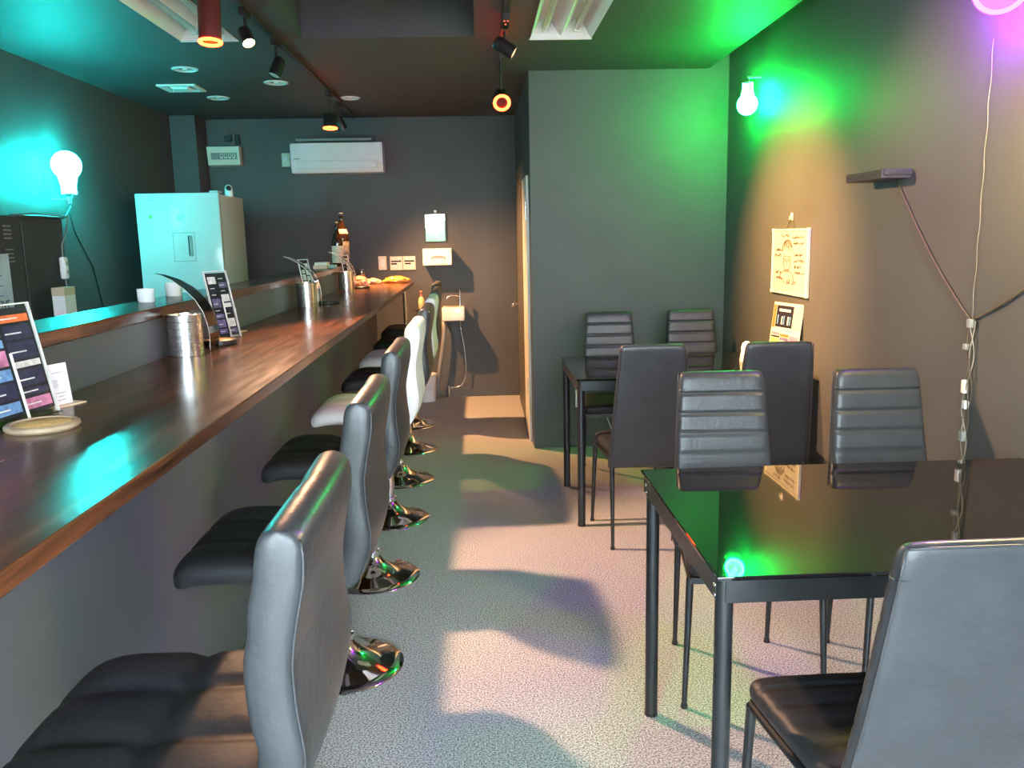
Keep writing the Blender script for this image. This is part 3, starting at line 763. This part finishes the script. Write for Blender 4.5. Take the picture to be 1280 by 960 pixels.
mr = thing('wall_mirror', 'small upright mirror on the back wall reflecting daylight', 'mirror', (-.357, YB, 1.525))
MB().box(-.096, .096, -.012, 0, -.122, .122, .002).build('frame', M_black, mr)
MB().box(-.089, .089, -.0135, -.012, -.116, .116).build('mirror_glass', mat('mirror_silver', (.92, .93, .92), .01, 1, var=.005), mr)
tag(MB().box(-.012, .012, -.014, 0, -.012, .012, .003).build('adhesive_hook', M_white_plastic, None, None, (-.357, YB, 1.668)), 'tiny white hook on the back wall just above the mirror', 'hook')
r = thing('tissue_dispenser', 'white box tissue dispenser mounted under the mirror', 'dispenser', (-.345, YB, 1.275))
MB().box(-.126, .126, -.18, 0, -.072, .072, .004).build('box', M_white_plastic, r)
MB().lathe([(0, 0), (.062, 0), (.064, -.001), (.062, -.002), (0, -.002)], 24, Matrix.Translation((.01, -.1805, -.01)) @ Matrix.Rotation(-PI / 2, 4, 'X') @ Matrix.Diagonal((1, .35, 1, 1))).build('slot', M_grey, r)
MB().prism([(-.05, -.01), (.0, -.014), (.045, -.012), (.065, -.05), (.03, -.055), (-.02, -.048)], .003, Matrix.Translation((.01, -.1835, 0)) @ Matrix.Rotation(PI / 2, 4, 'X')).build('tissue', M_paper, r)

sk = thing('wash_basin', 'small white wall-hung wash basin with chrome tap on the back wall', 'basin', (-.22, YB, .715))
b = MB(); b.box(-.10, .10, -.23, 0, 0, .12, .012, 3)
b.build('bowl', M_white_gloss, sk, 40)
MB().lathe([(0, .0015), (.055, .0015), (.06, .001)], 20, Matrix.Translation((-.02, -.12, .12))).build('basin_hollow', M_grey, sk, 60)
tp = MB().cyl((.06, -.13, .12), (.06, -.13, .255), .010, seg=14).build('tap_post', M_chrome, sk, 40)
MB().tube([(.06, -.13, .21), (.03, -.135, .222), (0, -.14, .225), (-.03, -.145, .22), (-.055, -.15, .205), (-.057, -.15, .19)], .007, 8).build('tap_spout', M_chrome, tp, 180)
MB().lathe([(0, 0), (.016, 0), (.018, .012), (.012, .02), (0, .022)], 14, Matrix.Translation((.06, -.13, .255))).build('tap_handle', M_chrome, tp, 40)
MB().tube([(-.09, -.10, 0), (-.09, -.10, -.10), (-.11, -.10, -.25), (-.14, -.10, -.42), (-.165, -.10, -.58), (-.17, -.10, -.70)], [.02, .02, .018, .018, .016, .016], 10).build('drain_hose', M_grey, sk, 180)
MB().tube([(.055, -.06, 0), (.06, -.06, -.10), (.085, -.06, -.25), (.095, -.06, -.4), (.085, -.06, -.53), (.05, -.06, -.6), (0, -.06, -.615), (-.06, -.06, -.62)], .006, 8).build('supply_hose', M_steel, sk, 180)
MB().cyl((-.065, -.06, -.715), (-.065, -.06, -.60), .010, seg=12).cyl((-.065, -.06, -.62), (-.03, -.06, -.62), .012, seg=12).build('stop_valve', M_chrome, sk, 40)
tag(MB().lathe([(0, 0), (.085, 0), (.088, .004), (.105, .24), (.108, .246), (.103, .246), (.09, .01), (0, .01)], 28).build('waste_bin', M_white_plastic, None, 50, (-.49, 7.41, 0)), 'white round waste bin on the floor under the wash basin', 'bin')
r = thing('hand_soap', 'pale hand soap bottle with pink pump behind the last stool', 'soap bottle', (-.50, 7.46, .82))
MB().lathe([(0, 0), (.022, 0), (.026, .006), (.028, .07), (.02, .10), (.012, .108), (0, .108)], 18).build('bottle', mat('pale_yellow_plastic', (.75, .6, .35), .3, var=.05), r, 50)
MB().lathe([(0, .108), (.012, .108), (.012, .13), (.006, .132), (.006, .155), (0, .155)], 12).box(-.012, .012, -.035, .01, .15, .162, .003).build('pump', mat('pink_plastic', (.7, .3, .22), .35, var=.05), r, 40)
r = thing('corner_shelf', 'small dark wall shelf that carries the hand soap', 'shelf', (-.50, YB, .82))
MB().box(-.06, .06, -.16, 0, -.015, 0, .002).build('board', M_dark, r)
MB().box(-.006, .006, -.12, 0, -.06, -.015).build('bracket', M_dark, r)

# ------------------------------------------------------------ kitchen side
M_fridge_side = mat('fridge_side_paint', (.55, .55, .54), .35, var=.02); M_fridge_door = mat('fridge_door_gloss', (.56, .56, .56), .14, var=.02)
fr = thing('refrigerator', 'tall white refrigerator with small door panel behind the bar', 'refrigerator', (-2.055, 6.0, 0))
w2 = .285
MB().box(-w2, w2, .055, .62, .03, 1.765, .008).build('cabinet', M_fridge_side, fr, 40)
MB().box(-w2, w2, 0, .05, .62, 1.778, .008).build('door', M_fridge_door, fr, 40)
MB().box(-w2, w2, 0, .05, .04, .61, .008).build('door', M_fridge_door, fr, 40)
MB().box(w2 - .06, w2, .0, .1, 1.778, 1.79, .003).build('hinge_cover', M_fridge_side, fr)
MB().box(-.049, .102, -.0015, 0, 1.311, 1.509).build('panel_seam', M_grey, fr)
pn = MB().box(-.045, .098, -.003, 0, 1.315, 1.505, .001).build('handle_panel', M_fridge_side, fr)
MB().box(.060, .085, -.012, -.003, 1.345, 1.49, .003).build('handle_grip', M_grey, pn)
MB().box(.058, .066, -.013, -.004, 1.35, 1.485).build('handle_gap', M_black, pn)
bd = MB().lathe([(0, .002), (.022, .002), (.024, 0)], 22, Matrix.Translation((.018, 0, 1.612)) @ Matrix.Rotation(PI / 2, 4, 'X') @ Matrix.Diagonal((1, .85, 1, 1))).build('round_badge', M_fridge_door, fr, 60)
MB().tube([(.006, -.003, 1.614), (.018, -.003, 1.606), (.028, -.003, 1.62)], .002, 5).build('badge_mark', M_grey, bd, 60)
MB().box(-.21, -.16, -.001, 0, 1.728, 1.733).build('maker_mark', M_grey, fr)
MB().lathe([(0, .002), (.012, .001), (.013, 0)], 14, Matrix.Translation((-.19, 0, 1.62)) @ Matrix.Rotation(PI / 2, 4, 'X')).build('indicator', emit('green_indicator', (.1, .9, .25), .9), fr, 60)
for sx in (-.22, .22):
    for sy in (.08, .55): MB().cyl((sx, sy, 0), (sx, sy, .045), .02, seg=12).build('foot', M_black, fr, 40)
r = thing('security_camera', 'small white security camera on top of the refrigerator', 'camera', (-1.815, 6.42, 1.765))
MB().lathe([(0, 0), (.026, 0), (.03, .004), (.030, .055), (.026, .075), (.014, .088), (0, .091)], 22).build('body', M_white_gloss, r, 50)
bm_ = MB().lathe([(0, .012), (.013, .010), (.02, 0)], 18, Matrix.Translation((.006, -.024, .062)) @ Matrix.Rotation(PI / 2, 4, 'X')).build('lens', M_black, r, 60)

# two dark cabinets along the left wall
c1 = thing('tall_cabinet', 'dark tall cabinet with vent slots at the left picture edge', 'cabinet', (-2.30, 3.62, 0))
MB().box(-.2, .2, -.42, .40, 0, 1.575, .004).build('body', M_dark, c1)
for z0 in (1.525, 1.42):
    for k in range(4): MB().box(.2, .203, .26, .32, z0 - .018 * k, z0 - .018 * k + .006).build('vent_slot', M_grey, c1)
c2 = thing('tall_cabinet', 'dark cabinet with bright top edge below the teal lamp', 'cabinet', (-2.30, 4.245, 0))
MB().box(-.2, .19, -.215, .205, 0, 1.57, .004).build('body', M_dark, c2)
MB().box(-.2, .2, -.215, .215, 1.57, 1.58, .002).build('top_panel', M_dark, c2)
MB().box(.19, .196, -.2, .19, .1, 1.55, .002).build('door', M_dark, c2)
ps = thing('poster', 'pale blue printed poster on the dark cabinet at the left edge', 'poster', (-2.0975, 3.62, 1.2))
MB().box(0, .0015, -.2, .27, -.3, .205).build('sheet', mat('pale_blue_print', (.42, .47, .52), .5, var=.25, vscale=5), ps)
text_mesh('poster_lettering', 'ENTIVE', .055, PR[6], ps, Matrix.Translation((.002, .15, -.02)) @ Matrix(((0, 0, 1, 0), (1, 0, 0, 0), (0, 1, 0, 0), (0, 0, 0, 1))))
for k in range(5): MB().box(.0015, .002, -.12, .2 - .03 * (k % 2), .02 + .022 * k, .025 + .022 * k).build('text_line', PR[5], ps)
r = thing('power_strip', 'white power strip hanging on the dark cabinet edge', 'power strip', (-2.094, 4.355, 1.325))
MB().box(0, .03, -.022, .022, -.055, .055, .010, 3).build('body', M_white_plastic, r, 40)
for z in (.022, -.018): MB().box(.03, .032, -.006, .006, z - .012, z + .008).build('socket', M_grey, r)
part(MB().tube([(-2.40, 5.19, 1.665), (-2.42, 5.15, 1.60), (-2.46, 4.9, 1.605), (-2.42, 4.55, 1.60), (-2.25, 4.47, 1.60), (-2.085, 4.465, 1.58), (-2.082, 4.42, 1.50), (-2.08, 4.36, 1.44), (-2.08, 4.355, 1.382)], .004, 6), 'power_cord', M_grey, teal, 180)
tag(MB().tube([(-2.08, 4.36, 1.265), (-2.078, 4.37, 1.18), (-2.078, 4.375, 1.0), (-2.078, 4.38, .6), (-2.07, 4.39, .006)], .005, 6).build('strip_cord', M_grey, None, 180), 'grey cord hanging below the white power strip', 'cord')
tag(MB().tube([(XL + .006, 5.36, 1.68), (XL + .006, 5.42, 1.52), (XL + .006, 5.62, 1.30), (XL + .006, 5.72, 1.0), (XL + .006, 5.75, .3)], .0035, 6).build('lamp_cable', M_black, None, 180), 'thin black cord running down the left wall from the teal lamp', 'cord')
kr = thing('kitchen_worktop', 'low dark kitchen worktop hidden behind the bar shelf', 'worktop', (-1.93, 4.15, 0))
MB().box(-.14, .14, -.6, .55, 1.0, 1.03, .003).build('top', M_dark, kr)
for sx in (-.12, .12):
    for sy in (-.57, .52): MB().box(sx - .015, sx + .015, sy - .015, sy + .015, 0, 1.0).build('leg', M_dark, kr)
r = thing('carton', 'white carton with tan top below the power strip', 'carton', (-2.0, 4.155, 1.03))
MB().box(-.03, .03, -.055, .055, 0, .17, .002).build('body', M_white_plastic, r)
MB().box(-.031, .031, -.056, .056, .17, .21, .003).build('lid', mat('tan_card', (.55, .47, .32), .6, var=.1), r)

# cups on the upper shelf
def cup(x, y, lab, rr=.029, h=.045):
    tag(MB().lathe([(0, 0), (rr * .92, 0), (rr * .96, .003), (rr, h), (rr * .93, h), (rr * .88, .006), (0, .006)], 26).build('small_cup', M_white_gloss, None, 50, (x, y, 1.24)), lab, 'cup', 'white cups on the bar shelf')
cup(-1.135, 2.93, 'plain white cup standing alone on the raised bar shelf')
cup(-1.15, 3.24, 'white cup on the bar shelf seen through the first curved acrylic stand', .031, .05)

# ------------------------------------------------------------ things on the counter
ZK = 1.08
seta = [(-.94, 2.715, 'nearest stack on the bar'), (-.925, 4.60, 'middle stack on the bar'), (-.945, 6.12, 'farthest stack on the bar')]
ords = ['lowest', 'second from the bottom', 'third from the bottom', 'fourth from the bottom', 'second from the top', 'topmost']
ash = None
for sx, sy, nm in seta:
    for k in range(6):
        if ash is None:
            R_ = .054
            root_a = thing('ashtray', 'x', 'ashtray')
            MB().lathe([(0, 0), (R_ - .0012, 0), (R_, .0010), (R_, .0210), (R_ - .0012, .0220), (R_ - .006, .0220), (R_ - .008, .006), (0, .005)], 40).build('bowl', M_steel, root_a, 40)
            for a_ in (-.25, PI * .5, PI * 1.2):
                MB().lathe([(0, .0), (.004, .001), (.005, 0)], 8, Matrix.Translation((R_ * math.cos(a_), R_ * math.sin(a_), .012)) @ Matrix.Rotation(a_, 4, 'Z') @ Matrix.Rotation(PI / 2, 4, 'Y')).build('rivet', M_chrome, root_a, 60)
            o = ash = root_a
        else: o = copy_tree(ash)
        o.location = (sx, sy, ZK + .0222 * k); o.rotation_euler = (0, 0, .12 * math.sin(k * 2.1 + sy))
        o['label'] = 'steel ashtray, %s in the %s' % (ords[k], nm); o['group'] = 'stacked stainless ashtrays on the counter'

def leaf_stand(x, y, lab, m, s=1.0):
    """clear curved sheet rising from the counter and arching to a point over the shelf"""
    r = thing('acrylic_leaf_stand', lab, 'acrylic stand', (x, y, ZK), 0, 'curved acrylic leaf stands')
    path = [(.0, .002), (.002, .05), (-.002, .09), (-.012, .13), (-.034, .17), (-.068, .206), (-.11, .235), (-.15, .252), (-.175, .258)]
    wid = [.05, .05, .052, .054, .054, .05, .036, .018, .002]
    n = 33
    def lerp(t, arr):
        q = t * (len(arr) - 1); i = min(int(q), len(arr) - 2); f = q - i
        a_, b_ = arr[i], arr[i + 1]
        return tuple(u_ + (v_ - u_) * f for u_, v_ in zip(a_, b_)) if isinstance(a_, tuple) else a_ + (b_ - a_) * f
    b = MB(); rows = []
    for k in range(n):
        t = k / (n - 1); px, pz = lerp(t, path); w_ = lerp(t, wid)
        q0 = lerp(max(0, t - .02), path); q1 = lerp(min(1, t + .02), path)
        d_ = Vector((q1[0] - q0[0], 0, q1[1] - q0[1])).normalized(); nn = Vector((d_.z, 0, -d_.x)) * .0012
        c_ = Vector((px * s, 0, pz * s))
        rows.append([b.bm.verts.new(c_ + nn + Vector((0, -w_ * s, 0))), b.bm.verts.new(c_ + nn + Vector((0, w_ * s, 0))), b.bm.verts.new(c_ - nn + Vector((0, w_ * s, 0))), b.bm.verts.new(c_ - nn + Vector((0, -w_ * s, 0)))])
    for a_, b_ in zip(rows, rows[1:]):
        for k in range(4): b.bm.faces.new((a_[k], a_[(k + 1) % 4], b_[(k + 1) % 4], b_[k]))
    b.bm.faces.new(rows[0]); b.bm.faces.new(rows[-1][::-1])
    b.build('curved_sheet', m, r, 30)
    for s2 in (-1, 1):
        MB().tube([Vector((lerp(k / 24, path)[0] * s, s2 * lerp(k / 24, wid) * s, lerp(k / 24, path)[1] * s)) for k in range(25)], .0010 if m is M_reflect_tint else .0019, 5).build('polished_edge', mat('frosted_acrylic_edge', (.75, .72, .68), .25, var=.05), r, 180)
    MB().box(-.035, .03, -.05, .05, 0, .003, .001).build('base_plate', M_acryl, r)
leaf_stand(-.895, 2.86, 'curved acrylic leaf stand tinted with its dark reflection behind the first ashtray stack', M_reflect_tint)
leaf_stand(-.885, 4.74, 'clear curved acrylic leaf stand behind the middle ashtray stack', M_acryl, 1.05)
leaf_stand(-.90, 6.26, 'clear curved acrylic leaf stand in front of the sake bottles', M_acryl, 1.05)

def menu_stand(lab, loc, rz, W, H, tilt, cols, seed, slab=M_reflect_tint):
    r = thing('menu_stand', lab, 'menu stand', loc, rz, 'acrylic menu stands on the counter')
    T = Matrix.Rotation(-tilt, 4, 'X')
    def b_(x0, x1, y0, y1, z0, z1, nm, m, bev=0):
        o = MB().box(x0, x1, y0, y1, z0, z1, bev, M=T).build(nm, m, r); return o
    b_(-W / 2, W / 2, .003, .006, .012, H, 'printed_sheet', PR[6])
    rn = random.Random(seed); ncol = 2; cw = W / ncol
    for k in range(ncol):
        z = .02
        while z < H - .025:
            hh = min(rn.uniform(.018, .042), H - .008 - z)
            m = cols[rn.randrange(len(cols))]
            b_(-W / 2 + k * cw + .005, -W / 2 + (k + 1) * cw - .005, .0022, .003, z, z + hh - .006, 'printed_block', m)
            b_(-W / 2 + k * cw + .008, -W / 2 + (k + .6) * cw, .0016, .0022, z + hh * .3, z + hh * .3 + .003, 'text_line', PR[4])
            z += hh
    fr_ = mat('frosted_acrylic_edge', (.75, .72, .68), .25, var=.05)
    for (x0, x1, z0, z1) in ((-W / 2 - .008, -W / 2 - .005, 0, H + .008), (W / 2 + .005, W / 2 + .008, 0, H + .008), (-W / 2 - .005, W / 2 + .005, H + .005, H + .008)):
        b_(x0, x1, 0, .008, z0, z1, 'acrylic_edge', fr_)
    b_(-W / 2 - .005, W / 2 + .005, -.0005, .001, 0, H + .005, 'clear_cover', clear('menu_cover', (.97, .97, .97), -.04))
    MB().box(-W / 2 - .008, W / 2 + .008, -.008, .05, 0, .004, .001).build('base_plate', M_acryl, r)
    MB().box(-.002, .002, -.006, -.002, .004, H * .6, M=T).build('support_rod', fr_, r)
    return r
menu_stand('large colourful menu in a clear stand at the left picture edge', (-.94, 1.745, ZK), math.radians(80), .185, .235, math.radians(11), [PR[1], PR[2], PR[3], PR[4], PR[5], PR[0], PR[0]], 11)
menu_stand('dark printed acrylic menu right behind the first ashtray stack', (-.935, 3.19, ZK), math.radians(60), .095, .25, math.radians(13), [PR[3], PR[6], PR[4], PR[3], PR[6]], 4)
menu_stand('narrow clear menu standing behind the middle ashtray stack', (-.945, 4.86, ZK), math.radians(62), .07, .25, math.radians(12), [PR[4], PR[6], PR[3], PR[4]], 9)
menu_stand('narrow menu standing behind the farthest ashtray stack', (-.95, 6.36, ZK), math.radians(62), .07, .24, math.radians(10), [PR[4], PR[6], PR[7], PR[4]], 21)

def coaster(x, y, lab, m_rim, m_in, rr=.062, h=.013):
    r = thing('coaster', lab, 'coaster', (x, y, ZK), 0, 'round coasters on the counter')
    MB().lathe([(0, 0), (rr - .004, 0), (rr, .004), (rr, h - .003), (rr - .004, h), (rr - .012, h), (rr - .014, h - .003), (0, h - .003)], 36).build('rim', m_rim, r, 40)
    MB().lathe([(0, h - .0015), (rr - .016, h - .0015), (rr - .014, h - .003)], 30).build('woven_inlay', m_in, r, 60)
M_rattan = mat('woven_rattan', (.72, .48, .16), .45, var=.35, vscale=220, bump=.5, bscale=260)
M_tanrim = mat('tan_wood_rim', (.36, .27, .17), .4, var=.15, vscale=20)
coaster(-.868, 1.66, 'tan woven round coaster in front of the large menu', M_tanrim, M_rattan, .068)
coaster(-.92, 2.99, 'black round tray with orange inlay beside the first ashtray stack', M_black, mat('orange_cork', (.7, .36, .12), .5, var=.2, vscale=120), .062, .02)
coaster(-.855, 4.86, 'black round tray beside the middle ashtray stack', M_black, M_black, .062, .014)
coaster(-.86, 6.30, 'dark round tray beside the farthest ashtray stack', M_black, M_dark, .06, .016)

def card(x, y, rz, lab, H=.095, W=.055):
    r = thing('notice_card', lab, 'card', (x, y, ZK), rz, 'white notice cards on the counter')
    T = Matrix.Rotation(math.radians(-6), 4, 'X')
    MB().box(-W / 2, W / 2, 0, .0025, .003, H, M=T).build('card_sheet', M_paper, r)
    g = mat('faint_grey_print', (.5, .47, .53), .6, var=.1)
    for z, w_ in ((.074, .032), (.028, .03), (.02, .016), (.012, .024)):
        MB().box(-w_ / 2, w_ / 2, -.0004, 0, z * H / .095, z * H / .095 + .0022, M=T).build('text_line', g, r)
    MB().box(-.022, -.004, -.0004, 0, .042, .060, M=T).build('printed_square', mat('pale_print', (.66, .63, .68), .6, var=.05), r)
    MB().box(-.045, .045, -.022, .028, 0, .003, .001).build('base_plate', mat('amber_edge_acrylic', (.8, .62, .42), .2, var=.03), r)
card(-.942, 1.90, math.radians(70), 'white notice card on an acrylic foot beside the woven coaster')
card(-.975, 3.40, math.radians(72), 'white notice card behind the dark acrylic menu', .095, .05)
card(-.94, 4.98, math.radians(60), 'pale narrow card behind the middle ashtray stack', .10, .035)

def bottle(x, y, lab, m_lab, label_lo, shoulder, sc_=1.0):
    r = thing('sake_bottle', lab, 'bottle', (x, y, 1.24), 0, 'large brown bottles at the counter end'); r.scale = (sc_, sc_, sc_)
    R_ = .052
    MB().lathe([(0, 0), (R_ - .004, 0), (R_, .006), (R_, .215), (R_ * .93, .245), (R_ * .7, .28), (R_ * .42, .315), (.0165, .345), (.0155, .385), (.018, .388), (.018, .396), (0, .396)], 30).build('glass_body', mat('brown_bottle_glass', (.035, .015, .006), .06, var=.1, coat=.5), r, 50)
    MB().lathe([(.0185, .384), (.020, .386), (.020, .402), (.016, .405), (0, .405)], 20).build('cap', mat('dark_cap', (.12, .12, .11), .4, .5, var=.05), r, 50)
    MB().lathe([(R_ + .0006, label_lo), (R_ + .0008, label_lo + .001), (R_ + .0008, .185), (R_ + .0006, .186)], 30).build('paper_label', m_lab, r, 60)
    if shoulder: MB().lathe([(R_ * .94, .245), (R_ * .74, .2785), (R_ * .72, .28), (R_ * .90, .246)], 30).build('shoulder_label', mat('pink_label', (.7, .45, .38), .5, var=.1), r, 60)
bottle(-1.065, 6.56, 'shorter brown sake bottle with cream label, the nearer of the two', mat('cream_label', (.62, .55, .42), .5, var=.2, vscale=30), .03, False, .82)
bottle(-1.055, 6.74, 'taller brown sake bottle with pink shoulder label, behind the other', mat('dark_patterned_label', (.30, .26, .2), .5, var=.7, vscale=40), .05, True)

# stack of small books / boxes on the shelf end
for k, (dx, dy, w_, l_, h_, m, lab) in enumerate(((0, 0, .05, .12, .022, mat('salmon_box', (.75, .45, .33), .5, var=.05), 'lower salmon box of the small pile on the shelf end'),
                                            (-.0, .02, .045, .10, .020, mat('cream_box', (.75, .68, .58), .5, var=.05), 'upper cream box of the small pile on the shelf end'))):
    z = 1.24 + (.022 if k else 0)
    tag(MB().box(-w_, w_, -l_ / 2, l_ / 2, 0, h_, .002).box(-w_ + .004, w_ - .004, -l_ / 2 - .0008, -l_ / 2, .004, h_ - .004).build('small_box', m, None, None, (-1.11 + dx, 6.10 + dy, z)), lab, 'box')
tag(MB().box(-.022, .022, -.05, .05, 0, .022, .003).box(-.020, .020, -.0508, -.05, .005, .017).build('tape_case', mat('teal_case', (.25, .45, .45), .4, var=.05), None, None, (-1.030, 6.10, 1.24)), 'teal case beside the small pile of boxes on the shelf end', 'case')
gl = thing('drinking_glass', 'clear straight drinking glass at the far end of the counter', 'glass', (-.955, 7.04, ZK))
MB().lathe([(0, 0), (.032, 0), (.034, .004), (.037, .115), (.0345, .115), (.0315, .012), (0, .010)], 28).build('tumbler', clear('clear_glass', (.93, .93, .93), .12), gl, 40)
# snack bags
def snack(loc, s, lab, m, seed):
    b = bmesh.new(); bmesh.ops.create_icosphere(b, subdivisions=4, radius=1)
    for v in b.verts:
        d_ = v.co.copy()
        k = 1 + .22 * noise.noise(d_ * 2.2 + Vector((seed, 0, 0))) + .16 * abs(noise.noise(d_ * 6 + Vector((0, seed, 0))))
        ex = 1 + .5 * max(0, abs(d_.x) - .75)
        v.co = Vector((d_.x * k * ex * s[0], d_.y * k * s[1], max(-.55, d_.z * k) * s[2]))
    lo = min(v.co.z for v in b.verts)
    for v in b.verts: v.co.z -= lo
    q = MB(); q.bm = b
    tag(q.build('snack_bag', m, None, 60, loc), lab, 'snack bag', 'snack bags on the counter end')
M_bag1 = mat('orange_wrapper', (.75, .30, .07), .22, var=.45, vscale=22, bump=.4, bscale=40)
M_bag2 = mat('pink_wrapper', (.62, .30, .22), .22, var=.5, vscale=26, bump=.4, bscale=40)
snack((-.67, 7.0, ZK), (.095, .06, .035), 'orange snack bag at the far right end of the counter', M_bag1, 3.1)
snack((-.855, 6.93, ZK), (.065, .05, .028), 'peach snack bag lying in the middle of the counter-end pile', mat('peach_wrapper', (.72, .42, .26), .22, var=.4, vscale=24, bump=.4, bscale=40), 8.4)
snack((-.935, 6.74, ZK), (.06, .06, .045), 'pink crumpled snack bag next to the drinking glass', M_bag2, 5.7)
snack((-.875, 6.52, ZK), (.03, .04, .035), 'small reddish wrapped snack in front of the pink bag', M_bag2, 1.3)
